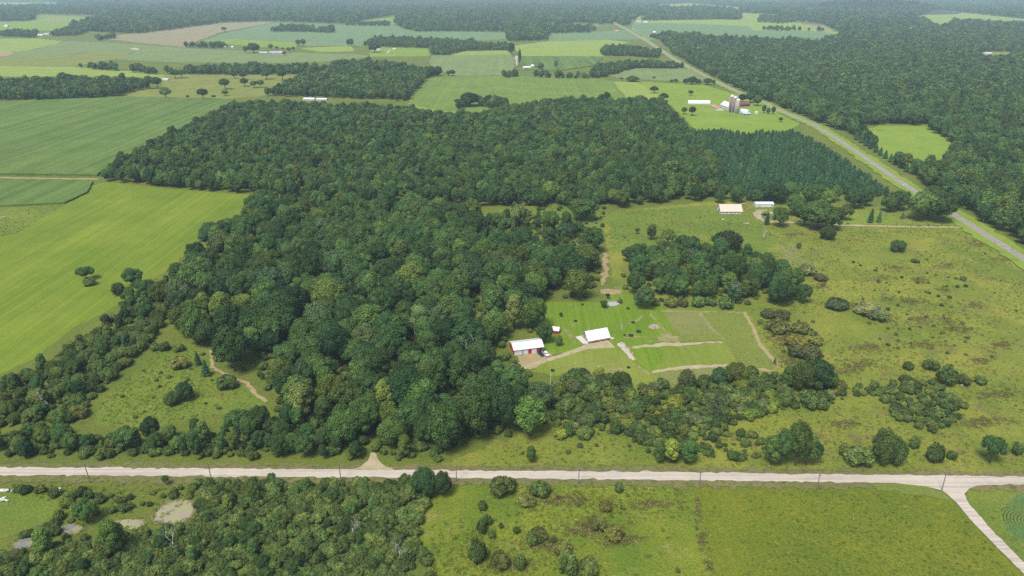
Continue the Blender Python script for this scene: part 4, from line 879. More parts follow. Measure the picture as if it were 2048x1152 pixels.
for i in range(min(N_SH, len(sh))):
    x, y, s, zi = sh[i]; tn = random.choices(list(STINT), (40, 25, 18, 10, 7))[0]
    o = link('shrub', random.choice(SHRUB), M['shrubleaf']); o.location = (x, y, 0); o.scale = (s * random.uniform(.9, 1.15), s * random.uniform(.9, 1.15), s * random.uniform(.8, 1.15)); o.rotation_euler = (0, 0, random.uniform(0, 6.28)); o.color = STINT[tn]
    qx, qy = PX(x, y); pl = SHZ[int(zi)][3]
    if zi == 0: pl = 'at the ' + ('upper' if qy < 790 else 'lower') + (' left end of' if qx < 1230 else ' middle of' if qx < 1450 else ' right end of') + ' the scrub below the lawns'
    elif zi == 2: pl = ('left' if qx < 1840 else 'right') + ' in the thick patch of the right meadow'
    tag(o, '%s rounded %s shrub %s' % ('large' if s > 1.3 else 'small' if s < .8 else 'middling', tn, pl), 'shrub', 'shrubs ' + SHZ[int(zi)][3])
und = [sh[N_SH:, :3]]
# understorey that closes the gaps of the near woods and thickets
for zi, (s, a0, a1, keep) in enumerate(((4.6, 0.6, 1.2, 0.5), (4.2, 0.6, 1.3, 0.6), (3.6, 0.6, 1.3, 0.75), (4, 0.6, 1.0, 0.6), (5.0, 0.5, 1.0, 0.4), (3.6, 0.5, 1.1, 0.8), (5.0, 0.5, 1.2, 0.7), (2.9, 0.6, 1.35, 0.95))):
    P = grid_pts(poly(NEAR[zi][0]), s, keep=keep); P = P[visible(P, 40)]
    P = P[~near_way(P, [(424, 700), (425, 735), (455, 752), (495, 768), (518, 795), (534, 804)], 4)]
    for p in POOLS:
        c = poly(p); m = c.mean(0); P = P[~inside(P, m + (c - m) * 1.3 + np.array((0, -1.0)))]
    und.append(np.column_stack([P, RNG.uniform(a0, a1, len(P))]))
for pts, s, a0, a1, keep in (([(1205, 425), (1700, 410), (1905, 450), (2060, 545), (2300, 760), (2300, 940), (1700, 940), (1640, 800), (1560, 640), (1620, 600), (1560, 520), (1220, 500)], 26, 0.2, 0.45, 0.6), ([(870, 975), (1390, 975), (1425, 1290), (860, 1290)], 12, 0.2, 0.5, 0.5), ([(190, 852), (330, 690), (420, 690), (500, 770), (450, 828)], 10, 0.25, 0.6, 0.6), ([(960, 425), (1210, 412), (1215, 500), (1000, 480)], 9, 0.4, 1.1, 0.8), ([(1090, 920), (1290, 925), (1250, 880), (1100, 880), (900, 930)], 7, 0.3, 0.8, 0.5), ([(1510, 640), (1620, 620), (1680, 760), (1600, 745)], 6, 0.3, 0.8, 0.7), ([(420, 500), (350, 590), (290, 610), (390, 490), (440, 470)], 6, 0.3, 0.7, 0.6), ([(1700, 520), (1930, 560), (1950, 720), (1750, 700)], 7, 0.25, 0.6, 0.45)):
    P = grid_pts(poly(pts), s, keep=keep); und.append(np.column_stack([P, RNG.uniform(a0, a1, len(P))]))
P = grid_pts(poly(SHZ[0][0]), 3.3, keep=.8); und.append(np.column_stack([P, RNG.uniform(.3, .75, len(P))]))
P = grid_pts(poly(SHZ[1][0]), 3.8, keep=.6); und.append(np.column_stack([P, RNG.uniform(.3, .7, len(P))]))
und = np.vstack(und)
scatter('undergrowth', np.column_stack([und[:, :2], np.zeros(len(und))]), und[:, 2], RNG.integers(0, 6, len(und)), SHRUB, 'low brush and saplings under the trees and dotted over the meadows')

# tall grass and weeds that give the meadows their nap
tf = []
for pts, s, a0, a1, keep in (
    ([(1205, 425), (1430, 408), (1700, 410), (1905, 442), (1930, 455), (2070, 545), (2330, 745), (2330, 945), (1640, 944), (1270, 925), (900, 936), (1010, 880), (1100, 860), (1500, 745), (1560, 740), (1500, 620), (1620, 600), (1560, 530), (1330, 500), (1225, 500)], 2.3, 0.5, 1.1, 0.8),
    ([(860, 970), (1390, 976), (1428, 1240), (860, 1240)], 1.45, 0.5, 1.15, 0.85),
    ([(1395, 978), (1640, 982), (1745, 985), (1860, 995), (1900, 1012), (1955, 1068), (2044, 1162), (2100, 1240), (1440, 1240)], 1.5, 0.4, 0.9, 0.85),
    ([(1955, 975), (2200, 978), (2200, 1300), (2060, 1140), (1990, 1065), (1945, 1010)], 1.6, 0.4, 0.8, 0.7),
    ([(420, 692), (330, 692), (250, 760), (200, 812), (190, 852), (300, 855), (450, 828), (530, 806), (500, 775), (428, 745)], 1.7, 0.5, 1.1, 0.8),
    ([(-100, 970), (500, 968), (400, 1000), (280, 1030), (0, 985)], 1.8, 0.5, 1.1, 0.7),
    ([(960, 430), (1060, 410), (1210, 412), (1215, 500), (1110, 480), (1000, 470)], 2.4, 0.6, 1.2, 0.7),
    ([(-60, 418), (128, 411), (32, 466), (-60, 490)], 2.4, 0.5, 1.1, 0.7),
    ([(345, 525), (395, 485), (440, 462), (400, 520), (330, 590), (250, 606)], 1.9, 0.5, 1.1, 0.8),
    ([(1404, 628), (1488, 629), (1530, 695), (1548, 730), (1482, 728), (1440, 670)], 1.6, 0.3, 0.6, 0.7),
):
    P = grid_pts(poly(pts), s, keep=keep); P = P[visible(P, 30)]
    P = P[~near_way(P, [(424, 700), (425, 735), (455, 752), (495, 768), (518, 795), (534, 804)], 2.5)]
    P = P[~near_way(P, [(1488, 624), (1508, 658), (1520, 690), (1548, 720), (1554, 735)], 2.5)]
    P = P[~near_way(P, NS, 8)]
    dr = np.sin(P[:, 0] * .06 + 1.3 * np.sin(P[:, 1] * .045)) + np.sin(P[:, 1] * .085 + 1.7 * np.sin(P[:, 0] * .03)) + RNG.normal(0, .7, len(P))
    P = P[dr > -0.5]
    tf.append(np.column_stack([P, RNG.uniform(a0, a1, len(P)) * 0.9]))
tf = np.vstack(tf); print('tufts', len(tf), 'undergrowth', len(und), 'woods', len(PT), 'far', len(far_P), 'pines', len(pp), 'near', len(near), 'shrubs', len(sh))
scatter('meadow_weeds', np.column_stack([tf[:, :2], np.zeros(len(tf))]), tf[:, 2], RNG.integers(0, 4, len(tf)), TUFT, 'rank grass, goldenrod and weeds covering the meadows')

M['brownweed'] = leaves('brown_brush', (0.19, 0.16, 0.05), (0.16, 0.18, 0.04), (0.24, 0.19, 0.08), 0.4, 0.3)
BTUFT = [tuft('brush', 1.3, random.uniform(0.8, 1.3), 34, 0.26, M['brownweed']) for _ in range(3)]
bw = []
for (px, py, rx, ry) in ((1790, 535, 34, 9), (1840, 560, 40, 10), (1885, 580, 34, 9), (1830, 603, 50, 12), (1775, 598, 34, 8), (1772, 640, 40, 9), (1842, 642, 34, 15), (1895, 642, 28, 12), (1700, 612, 44, 10), (1770, 556, 34, 8), (1640, 575, 36, 12), (1945, 610, 30, 10), (1920, 660, 40, 14), (1850, 690, 60, 10), (1740, 695, 50, 10), (1960, 720, 44, 12), (1720, 730, 50, 12), (1690, 745, 40, 10), (1690, 850, 44, 12), (1960, 845, 60, 14), (1990, 790, 60, 12), (1560, 680, 40, 16), (1620, 690, 30, 12), (1585, 725, 40, 14), (1540, 650, 30, 12), (2010, 690, 40, 12), (1900, 530, 30, 7), (1140, 1000, 60, 12), (1180, 1060, 60, 16), (1100, 1090, 60, 14), (1010, 1130, 60, 14), (1240, 1080, 50, 14), (1395, 1020, 12, 30), (1405, 1080, 12, 34), (1420, 1130, 12, 30), (1300, 1010, 50, 10), (1660, 470, 50, 7), (1580, 470, 40, 7), (1960, 490, 60, 9), (2010, 520, 40, 9)):
    n = int(rx * ry / (20.0 if rx < 13 else 6.5)); a_ = RNG.uniform(0, 6.283, n); r_ = np.abs(RNG.normal(0, .55, n))
    for x_, y_ in zip(px + rx * r_ * np.cos(a_), py + ry * r_ * np.sin(a_)): bw.append(G(x_, y_))
bw = np.array(bw)
scatter('brown_brush', np.column_stack([bw, np.zeros(len(bw))]), RNG.uniform(.5, 1.15, len(bw)), RNG.integers(0, 3, len(bw)), BTUFT, 'drifts of brownish low brush in the open meadows')

# ------------------------------------------------------------------ buildings
M['white_steel'] = plain('white_steel', (0.58, 0.60, 0.63), 0.45, vary=0.05)
M['grey_steel'] = plain('grey_steel', (0.42, 0.44, 0.47), 0.4, vary=0.06)
M['red_steel'] = plain('red_steel', (0.42, 0.008, 0.025), 0.5, vary=0.08)
M['cream'] = plain('cream_boards', (0.50, 0.45, 0.33), 0.7, vary=0.06)
M['white'] = plain('white_paint', (0.56, 0.56, 0.55), 0.5, vary=0.06)
M['tanroof'] = plain('tan_roofing', (0.52, 0.44, 0.36), 0.6, vary=0.06)
M['rust'] = plain('rusty_roofing', (0.40, 0.22, 0.15), 0.7, vary=0.2, scale=0.4)
M['darkred'] = plain('dark_red_roofing', (0.15, 0.055, 0.055), 0.8, vary=0.2)
M['mauve'] = plain('grey_shingles', (0.32, 0.29, 0.36), 0.8, vary=0.12)
M['greengrey'] = plain('green_grey_siding', (0.16, 0.24, 0.22), 0.6, vary=0.1)
M['stave'] = plain('concrete_staves', (0.34, 0.29, 0.25), 0.9, vary=0.25, scale=0.8)
M['brownstave'] = plain('brown_staves', (0.20, 0.125, 0.10), 0.9, vary=0.25, scale=0.8)
M['glass'] = plain('dark_glass', (0.02, 0.025, 0.035), 0.08, vary=0, spec=0.6)
M['timber'] = plain('timber', (0.20, 0.13, 0.08), 0.8, vary=0.2, scale=3)
M['concrete'] = plain('concrete', (0.48, 0.45, 0.42), 0.9, vary=0.1)
M['black'] = plain('black_rubber', (0.012, 0.012, 0.014), 0.7, vary=0.1)
M['carwhite'] = plain('white_car_paint', (0.6, 0.61, 0.62), 0.25, vary=0)
M['cardark'] = plain('dark_car_paint', (0.015, 0.017, 0.02), 0.3, vary=0)
M['carblue'] = plain('silver_car_paint', (0.55, 0.58, 0.62), 0.3, vary=0)
M['rock'] = plain('field_stone', (0.32, 0.27, 0.23), 0.9, vary=0.35, scale=1.2)
M['lamp'] = plain('lamp_glass', (0.7, 0.7, 0.68), 0.2, vary=0)
M['pole'] = plain('weathered_pole', (0.17, 0.14, 0.115), 0.9, vary=0.2, scale=2)
def frame(pl, pr):
    a_, b_ = G(*pl), G(*pr); d = b_ - a_; return (a_[0], a_[1], 0), math.atan2(d[1], d[0]), float(np.linalg.norm(d))
def shell(root, L, D, h, mat, t=0.18, name='wall', front=True):
    if front: MB().box(0, L, 0, t, 0, h).obj(name, mat, root)
    MB().box(0, L, D - t, D, 0, h).obj(name, mat, root)
    return t
def gable_ends(root, L, D, h, rise, mat, t=0.18, apex=0.5):
    for x0 in (0.0, L - t):
        MB().prism([(t + .002, 0), (D - t - .002, 0), (D - t - .002, h + 0.02), (D * apex, h + rise - 0.05), (t + .002, h + 0.02)], x0, x0 + t).obj('gable_wall', mat, root)
def gable_roof(root, L, D, h, rise, mat, ov=0.4, th=0.12, apex=0.5, mat2=None):
    for y0, y1, m_ in ((0, D * apex, mat), (D, D * apex, mat2 or mat)):
        sl = rise / abs(y1 - y0); oy = ov if y0 > 0 else -ov
        a_, b_ = (y0 + oy, h - sl * ov), (y1, h + rise)
        q = [(-ov, a_[0], a_[1]), (L + ov, a_[0], a_[1]), (L + ov, b_[0], b_[1]), (-ov, b_[0], b_[1])]
        if y0 > 0: q = [q[1], q[0], q[3], q[2]]
        rf = MB().slab(q, th).obj('roof', m_, root)
        n = max(3, int(L / 1.8)); rb = MB()
        for i in range(n + 1):               # raised seams of the sheet roof
            x = -ov + 0.06 + (L + 2 * ov - 0.16) * i / n; nn = Vector((0, -(b_[1] - a_[1]), (b_[0] - a_[0]))).normalized()
            if nn.z < 0: nn = -nn
            p0 = Vector((x, a_[0], a_[1])) + nn * (th + .003); p1 = Vector((x, b_[0], b_[1])) + nn * (th + .003)
            qq = [p0, p0 + Vector((.05, 0, 0)), p1 + Vector((.05, 0, 0)), p1]
            if y0 > 0: qq = [qq[1], qq[0], qq[3], qq[2]]
            rb.slab(qq, 0.04)
        rb.obj('seam', m_, rf)
def window(root, x, z, w, h, y=-0.03, fm=None, d=0.05, name='window'):
    f = MB(); b_ = 0.09
    f.box(x, x + w, y, y + d, z, z + b_).box(x, x + w, y, y + d, z + h - b_, z + h).box(x, x + b_, y, y + d, z + b_, z + h - b_).box(x + w - b_, x + w, y, y + d, z + b_, z + h - b_)
    o = f.obj(name, fm or M['white'], root); MB().box(x + b_, x + w - b_, y + 0.012, y + 0.03, z + b_, z + h - b_).obj('pane', M['glass'], o); return o
def gwindow(root, x, y, z, w, h, side=-1):
    o = MB().box(x - .03 if side < 0 else x, x if side < 0 else x + .03, y, y + w, z, z + h).obj('window', M['glass'], root); return o

# long red garage
loc, rz, L = frame((1028.5, 711.5), (1086.5, 704.3)); D, h = 10.0, 3.5
gar = tag(empty('red_garage', loc, rz), 'long red garage with white roof and three white doors at the wood edge', 'garage')
MB().box(0, L * 0.845, 0, 0.18, 0, h).obj('wall', M['red_steel'], gar)
MB().box(L * 0.845, L - 0.2, 0.001, 0.17, h - 1.0, h - .002).obj('porch_beam', M['red_steel'], gar)
MB().box(0, L, D - 0.18, D, 0, h).obj('wall', M['red_steel'], gar)
MB().box(L * 0.845 - 0.18, L * 0.845, 0.182, 3.6, 0, h - .01).obj('wall', M['cream'], gar)
MB().box(L * 0.845, L - 0.182, 3.4, 3.58, 0, h - .01).obj('wall', M['cream'], gar)
MB().prism([(.182, 0), (D - .182, 0), (D - .182, h + 0.02), (D / 2, h + 1.68), (.182, h + 0.02)], 0, .18).obj('gable_wall', M['red_steel'], gar)
MB().prism([(3.6, 0), (D - .182, 0), (D - .182, h + 0.02), (D / 2, h + 1.68), (3.6, h + 1.2)], L - .18, L).obj('gable_wall', M['red_steel'], gar)
MB().prism([(.182, h - 0.3), (3.598, h - 0.3), (3.598, h + 1.2), (.182, h + 0.02)], L - .18, L).obj('porch_gable', M['white'], gar)
for x in (L - 0.19, L * 0.845 + 0.02): MB().box(x, x + 0.16, 0.19 if x < L * .9 else 0.0, 0.35 if x < L * .9 else 0.16, 0, h - 1.0 if x > L * .9 else h - 1.02).obj('post', M['white'], gar)
gable_roof(gar, L, D, h, 1.72, M['white_steel'], 0.45)
for x0, x1, z1 in ((0.015 * L, 0.272 * L, 3.05), (0.315 * L, 0.47 * L, 2.75), (0.607 * L, 0.76 * L, 2.75)):
    dr = MB().box(x0, x1, -0.05, -0.003, 0.02, z1).obj('garage_door', M['white'], gar)
    for k in range(4): MB().box(x0 + .06, x1 - .06, -0.075, -0.053, 0.08 + k * z1 / 4, z1 * (k + 1) / 4 - .02).obj('panel', M['white_steel'], dr)
    MB().box(x0 - .12, x0 - .003, -0.06, -0.003, 0, z1 + .1).box(x1 + .003, x1 + .12, -0.06, -0.003, 0, z1 + .1).box(x0 - .002, x1 + .002, -0.06, -0.003, z1 + .003, z1 + .12).obj('door_trim', M['white'], gar)
MB().box(-.02, L - .19, -.03, -.003, h - 0.14, h - .02).obj('eave_trim', M['grey_steel'], gar)
# small red shed
loc, rz, L = frame((1103.5, 669.0), (1114.6, 668.4)); L = 5.6
s_ = tag(empty('red_shed', loc, rz - 0.30), 'small red shed with white roof half hidden by trees behind the garage', 'shed')
s_.location = (loc[0] - 1.6, loc[1] + 1.2, 0)
shell(s_, L, 4.2, 2.4, M['red_steel']); gable_ends(s_, L, 4.2, 2.4, 1.3, M['red_steel']); gable_roof(s_, L, 4.2, 2.4, 1.3, M['white_steel'], 0.35)
MB().box(3.6, 4.6, -.05, -.003, 0, 2.0).obj('door', M['darkred'], s_)
# white roofed house
loc, rz, L = frame((1176.8, 688.0), (1218.6, 680.3)); D, h, rise = 8.6, 2.25, 3.7
ho = tag(empty('white_roofed_house', loc, rz), 'cream and red house with tall white metal roof on the lawn', 'house')
shell(ho, L, D, h, M['cream']); gable_ends(ho, L, D, h, rise, M['cream']); gable_roof(ho, L, D, h, rise, M['white_steel'], 0.5)
for a_, b_ in ((0.0, 0.055), (0.2, 0.52), (0.66, 0.80), (0.885, 0.985)): MB().box(a_ * L, b_ * L, -.05, -.003, 0, 0.9).obj('wainscot', M['red_steel'], ho)
for x, w in ((0.065, 0.125), (0.53, 0.12), (0.815, 0.06)):
    f = MB().box(x * L, (x + w) * L, -.06, -.003, 0.02, 2.0).obj('door', M['white'], ho)
    n = 2 if w > .1 else 1
    for k in range(n): MB().box((x + w * (k + .18) / n) * L, (x + w * (k + .82) / n) * L, -.075, -.062, 0.35, 1.85).obj('pane', M['glass'], f)
window(ho, 0.27 * L, 0.95, 0.17 * L, 0.95, -0.06)
for y in (2.2, 5.2): gwindow(ho, 0, y, 0.9, 0.8, 0.9)
tr = MB()
for (y0, z0, y1, z1) in ((0.3, h + .1, D / 2, h + rise - .2), (D - .3, h + .1, D / 2, h + rise - .2), (0.2, h + .25, D - .2, h + .25), (D / 2, h + .3, D / 2, h + rise - .3), (D / 2, h + 1.4, D * .3, h + 1.6), (D / 2, h + 1.4, D * .7, h + 1.6)):
    tr.tube([(-0.36, y0, z0), (-0.36, y1, z1)], [0.09, 0.09], 4)
tr.obj('gable_truss', M['timber'], ho)
MB().lathe([(0.12, h + rise * .55), (0.12, h + rise + .7), (0.2, h + rise + .72), (0.2, h + rise + .85)], 8, (L * .16, D * .62)).obj('chimney', M['grey_steel'], ho)
def slab_at(name, pts, mat, th, label=None):
    v = [G(*p) for p in pts]; n = len(v)
    b = MB().add([(p[0], p[1], -.05) for p in v] + [(p[0], p[1], th) for p in v], [tuple(range(n - 1, -1, -1)), tuple(range(n, 2 * n))] + [(i, (i + 1) % n, n + (i + 1) % n, n + i) for i in range(n)])
    o = b.obj(name, mat); o['kind'] = 'structure'; return o
zt = ZN[0] + 0.12
slab_at('concrete_patio', [(1150.5, 674.5), (1166, 688), (1176.2, 688.2), (1163, 672)], M['concrete'], zt)
slab_at('concrete_patio', [(1219.3, 680), (1229.5, 677.2), (1217, 673.5), (1214, 676)], M['concrete'], zt)
# tan roofed building and white shed by the far trees
loc, rz, L = frame((1441.4, 428.0), (1483.6, 428.0))
b1 = tag(empty('tan_roofed_building', loc, rz), 'pale building with a large tan roof at the top of the meadow', 'building')
shell(b1, L, 13, 2.6, M['white']); gable_ends(b1, L, 13, 2.6, 4.4, M['white']); gable_roof(b1, L, 13, 2.6, 4.4, M['tanroof'], 0.6)
MB().box(-.05, -.003, 5.0, 7.4, 0.02, 3.0).obj('door', M['darkred'], b1)
for k in range(5): window(b1, 1.2 + k * 3.5, 0.9, 1.4, 1.0)
MB().box(9.2, 10.0, 6.9, 7.7, 5.6, 7.9).obj('chimney', M['rock'], b1)
loc, rz, L = frame((1511, 414.2), (1547, 414.2))
b2 = tag(empty('white_shed', loc, rz), 'long low white metal shed behind the drive loop', 'shed')
shell(b2, L, 7, 2.8, M['white_steel']); gable_ends(b2, L, 7, 2.8, 1.2, M['white_steel']); gable_roof(b2, L, 7, 2.8, 1.2, M['white_steel'], 0.25)
MB().box(L - 1.9, L - .9, -.04, -.003, 0.9, 1.9).obj('window', M['glass'], b2); MB().box(2, 4.6, -.04, -.003, 0, 2.3).obj('door', M['grey_steel'], b2)
# dairy farm
def hoop_barn(pl, pr, D, hh, label, name, mat=None, endmat=None):
    loc, rz, L = frame(pl, pr); o = tag(empty(name, loc, rz), label, 'barn')
    prof = [(D / 2 - D / 2 * math.cos(math.pi * k / 12), hh * math.sin(math.pi * k / 12) ** 0.8) for k in range(13)]
    MB().prism(prof, 0.1, L - 0.1).obj('roof', mat or M['white_steel'], o)
    for x in (0, L - 0.098): MB().prism([(y * 0.97 + .015 * D, z * 0.97) for y, z in prof], x, x + 0.098).obj('gable_wall', endmat or M['white'], o)
    MB().box(-.05, -.003, D * .35, D * .65, 0, hh * .55).obj('door', M['grey_steel'], o); return o
hoop_barn((1376.5, 208.3), (1420.5, 208.6), 10, 6.0, 'long white barn with arched roof left of the silos', 'arched_barn')
def gable_barn(pl, pr, D, h, rise, wm, rm, name, label, cat='barn', nwin=0, ov=0.4):
    loc, rz, L = frame(pl, pr); o = tag(empty(name, loc, rz), label, cat)
    shell(o, L, D, h, wm); gable_ends(o, L, D, h, rise, wm); gable_roof(o, L, D, h, rise, rm, ov)
    for k in range(nwin): MB().box(L * (k + .3) / nwin, L * (k + .7) / nwin, -.04, -.003, h * .35, h * .75).obj('window', M['glass'], o)
    MB().box(-.05, -.003, D * .38, D * .62, 0, h * .8).obj('door', M['grey_steel'], o)
    return o
gable_barn((1440, 214.5), (1460, 222.0), 13, 5.0, 5.5, M['white'], M['white_steel'], 'white_barn', 'big white barn with steep white roof behind the silos')
gable_barn((1419, 214.5), (1432.5, 221.4), 12, 3.2, 2.0, M['white'], M['rust'], 'rust_roofed_shed', 'low white shed with rust coloured roof left of the silos', 'shed', 4)
hoop_barn((1478.5, 226.0), (1494.0, 228.5), 9, 6.5, 'white round topped shed right of the silos', 'round_shed')
gable_barn((1486, 231.0), (1500.5, 230.6), 6, 2.6, 1.6, M['greengrey'], M['grey_steel'], 'green_shed', 'low green-grey shed in front of the white round topped shed', 'shed', 2)
gable_barn((1480, 214.0), (1500, 213.2), 10, 4.2, 3.8, M['darkred'], M['darkred'], 'red_farmhouse', 'dark red farmhouse under trees behind the silos', 'house', 4)
loc, rz, L = frame((1510.0, 229.0), (1515.2, 229.0)); wb = tag(empty('white_tank_shed', loc, rz), 'small tall white shed alone right of the farm', 'shed')
shell(wb, L, 3, 3.6, M['white']); gable_ends(wb, L, 3, 3.6, .8, M['white']); gable_roof(wb, L, 3, 3.6, .8, M['white_steel'], .1); MB().box(1.2, 2.4, -.04, -.003, 0, 2).obj('door', M['greengrey'], wb)
for px, py, hh, r_, mt, lb in ((1460.5, 224.6, 24.5, 3.0, M['brownstave'], 'leftmost and tallest of three farm silos, brown with white dome'), (1467.0, 225.6, 23.0, 2.9, M['brownstave'], 'middle brown silo of the three on the farm'), (1473.0, 227.3, 20.5, 3.1, M['stave'], 'rightmost and lowest farm silo, grey with white dome')):
    x, y = G(px, py); o = tag(empty('silo', (x, y, 0)), lb, 'silo', 'farm silos')
    MB().lathe([(r_, 0), (r_, hh)], 20).obj('silo_wall', mt, o, True)
    MB().lathe([(r_ * 1.03, hh), (r_ * 1.0, hh + .5), (r_ * .82, hh + 1.5), (r_ * .5, hh + 2.3), (.1, hh + 2.7)], 20).obj('dome', M['white_steel'], o, True)
    hb = MB()
    for k in range(14): z = 0.8 + k * (hh - 1) / 14; hb.lathe([(r_ + .05, z), (r_ + .05, z + .1)], 20)
    hb.obj('hoop', M['grey_steel'], o)
    MB().box(-r_ - .75, -r_ + .1, -.4, .4, 0, hh + .6).obj('chute', M['grey_steel'], o)
# far buildings among the fields
FAR_B = [((741, 101), (773 - 13, 101), 10, 3, 2.2, 'white', 'white_steel', 'far long white shed behind the round wood', 'shed'), ((785, 100), (792, 100), 8, 3, 2, 'white', 'tanroof', 'far small pale house right of the white shed', 'house'),
    ((1046, 137.5), (1061, 137.5), 9, 3, 2.4, 'white', 'white_steel', 'white roofed shed between the trees below the poplar', 'shed'), ((1062, 135.5), (1067.5, 135.5), 7, 4, 3, 'white', 'white_steel', 'small white building right of the shed below the poplar', 'building'),
    ((539, 108.5), (565, 109), 12, 4, 5, 'mauve', 'mauve', 'far grey-mauve roofed farmhouse by the left corn field', 'house'), ((518, 107), (535, 107), 8, 2.6, 1.6, 'greengrey', 'white_steel', 'low pale shed left of the far grey roofed farmhouse', 'shed'),
    ((75, 72), (86, 72), 12, 4, 3, 'white', 'white_steel', 'far white farm building between two dark tree clumps', 'building'), ((88, 70), (98, 70), 10, 4, 3, 'white', 'grey_steel', 'far grey roofed shed next to the white farm building', 'shed'), ((8, 54), (15, 54), 14, 5, 4, 'white', 'white_steel', 'tiny white building at the upper left edge', 'building'),
    ((443, 95), (452, 95), 9, 3, 2, 'white', 'mauve', 'far shed at the right end of the dark tree row', 'shed'), ((462, 95.5), (467, 95.5), 8, 3, 2, 'white', 'white_steel', 'tiny white shed right of the dark tree row', 'shed'),
    ((1273, 44.5), (1282, 44.5), 16, 5, 4, 'white', 'mauve', 'far house at the edge of the big field beyond the road', 'house'), ((1287, 45.5), (1295, 45.5), 14, 5, 3, 'white', 'white_steel', 'far white shed right of the house beyond the road', 'shed'), ((1306, 67), (1311, 67), 12, 5, 4, 'white', 'white_steel', 'far white building left of the roadside pines', 'building'),
    ((1228, 64), (1237, 64), 14, 4, 4, 'mauve', 'rust', 'far reddish house left of the road', 'house'), ((1196, 16), (1204, 16), 30, 6, 6, 'white', 'white_steel', 'white speck of a building in the far hazy woods', 'building'), ((424, 8), (430, 8), 34, 8, 7, 'white', 'white_steel', 'tiny white building in the hazy woods at the upper left', 'building'),
    ((1757, 64.5), (1761, 64.5), 18, 7, 4, 'white', 'white_steel', 'white speck of a building in the right hand forest', 'building'), ((1970, 109.5), (1984, 109.5), 14, 4, 2, 'white', 'white_steel', 'white roof in the small clearing of the right forest', 'building'),
    ((606, 200.5), (628, 201), 12, 2.2, 1.6, 'white', 'white_steel', 'long white shed roof showing between the two woods', 'shed'), ((632, 201), (653, 201), 10, 2.0, 1.5, 'white', 'white_steel', 'second white shed roof showing between the two woods', 'shed'), ((325, 160.5), (335, 161), 7, 2, 1.6, 'white', 'white_steel', 'low white shelter at the corner of the yellow pasture', 'shed'),
    ((2040, 270), (2052, 270), 8, 3.5, 3, 'darkred', 'darkred', 'reddish house at the right edge beyond the road', 'house')]
for pl, pr, D, h, rise, wm, rm, lb, ct in FAR_B:
    gable_barn(pl, pr, D, h, rise, M[wm], M[rm], 'far_' + ct, lb, ct, 3 if pl[1] > 90 else 0, 0.3)
sheet('gravel_patch', [(260, 97), (270, 96.5), (280, 99), (276, 100.5), (262, 99.5)], M['gravel'])
sheet('driveway', None, M['gravel'], V=strip_poly([(1033, 112), (1033.5, 132)], 6.0))
sheet('driveway', None, M['gravel'], V=strip_poly([(774, 107), (780, 99)], 5.0))
sheet('road', None, M['road'], V=strip_poly([(1700, 30), (1699, 36), (1705, 43)], 24))
sheet('road', None, M['road'], V=strip_poly([(100, 80), (200, 83), (330, 92), (372, 96), (500, 98)], 7))
sheet('bare_patch', [(-40, 104), (20, 104), (32, 107), (15, 113), (-40, 115)], M['dirt'])

# ------------------------------------------------------------------ vehicles
def car(px, py, rz, label, paint, kind='pickup'):
    x, y = G(px, py); o = tag(empty('parked_car' if kind != 'pickup' else 'pickup_truck', (x, y, ZN[0] + .01), rz), label, 'car' if kind != 'pickup' else 'pickup truck')
    Lc, wd = (5.6, 1.0) if kind == 'pickup' else (4.7, 0.92)
    body = [(-Lc / 2, .45), (-Lc / 2, 1.0), (-Lc / 2 + .1, 1.08), (Lc / 2 - 1.5, 1.08), (Lc / 2 - .3, .98), (Lc / 2, .8), (Lc / 2, .42)]
    def side(prof, hw): return [(x_, -hw, z_) for x_, z_ in prof], [(x_, hw, z_) for x_, z_ in prof]
    def hull(prof, hw, top=1.0):
        zmin = min(z for _, z in prof); zmax = max(z for _, z in prof); n = len(prof); b = MB()
        v = [(x_, sgn * hw * (1 - (1 - top) * (z_ - zmin) / (zmax - zmin)), z_) for sgn in (-1, 1) for x_, z_ in prof]
        return b.add(v, [tuple(range(n)), tuple(range(2 * n - 1, n - 1, -1))] + [(i, n + i, n + (i + 1) % n, (i + 1) % n) for i in range(n)])
    hull(body, wd, 0.95).obj('body', paint, o)
    cab = [(-.9, 1.082), (-.75, 1.8), (.55, 1.8), (1.25, 1.082)] if kind == 'pickup' else [(-2.1, 1.082), (-1.75, 1.68), (.5, 1.68), (1.3, 1.082)]
    cb = hull(cab, wd * .9, .84).obj('cab', paint, o)
    gl = [(x_ * 1.0, z_) for x_, z_ in cab]; cx = sum(q[0] for q in gl) / 4
    hull([(cx + (x_ - cx) * 1.02, 1.15 + (z_ - 1.082) * .75) for x_, z_ in gl], wd * .915, .86).obj('window', M['glass'], cb)
    if kind == 'pickup': MB().box(-Lc / 2 + .15, -1.0, -.75, .75, 1.083, 1.1).obj('truck_bed', M['black'], o)
    for sx in (-Lc * .3, Lc * .31):
        for sy in (-1, 1):
            w_ = MB().lathe([(.2, -.11), (.36, -.11), (.36, .11), (.2, .11)], 14).obj('wheel', M['black'], o); w_.location = (sx, sy * (wd - .1), .36); w_.rotation_euler = (R(90), 0, 0)
            MB().lathe([(.05, -.125), (.2, -.122), (.2, .122), (.05, .125)], 12).obj('rim', M['grey_steel'], w_)
    for sy in (-1, 1): MB().box(Lc / 2 - .02, Lc / 2 + .03, sy * .7 - .16, sy * .7 + .16, .66, .8).obj('headlight', M['lamp'], o)
    return o
car(1091, 710, R(-62), 'white pickup parked beside the red garage', M['carwhite'])
car(1081.5, 710.5, R(-62), 'black car parked at the garage beside the white pickup', M['cardark'], 'car')
car(1810, 371.5, R(118), 'white car driving on the paved road', M['carwhite'], 'car')
car(1541, 428, R(100), 'white vehicle half hidden behind a tree on the drive loop', M['carwhite'], 'car')
car(1529, 431, R(170), 'dark car beside the drive loop', M['cardark'], 'car')

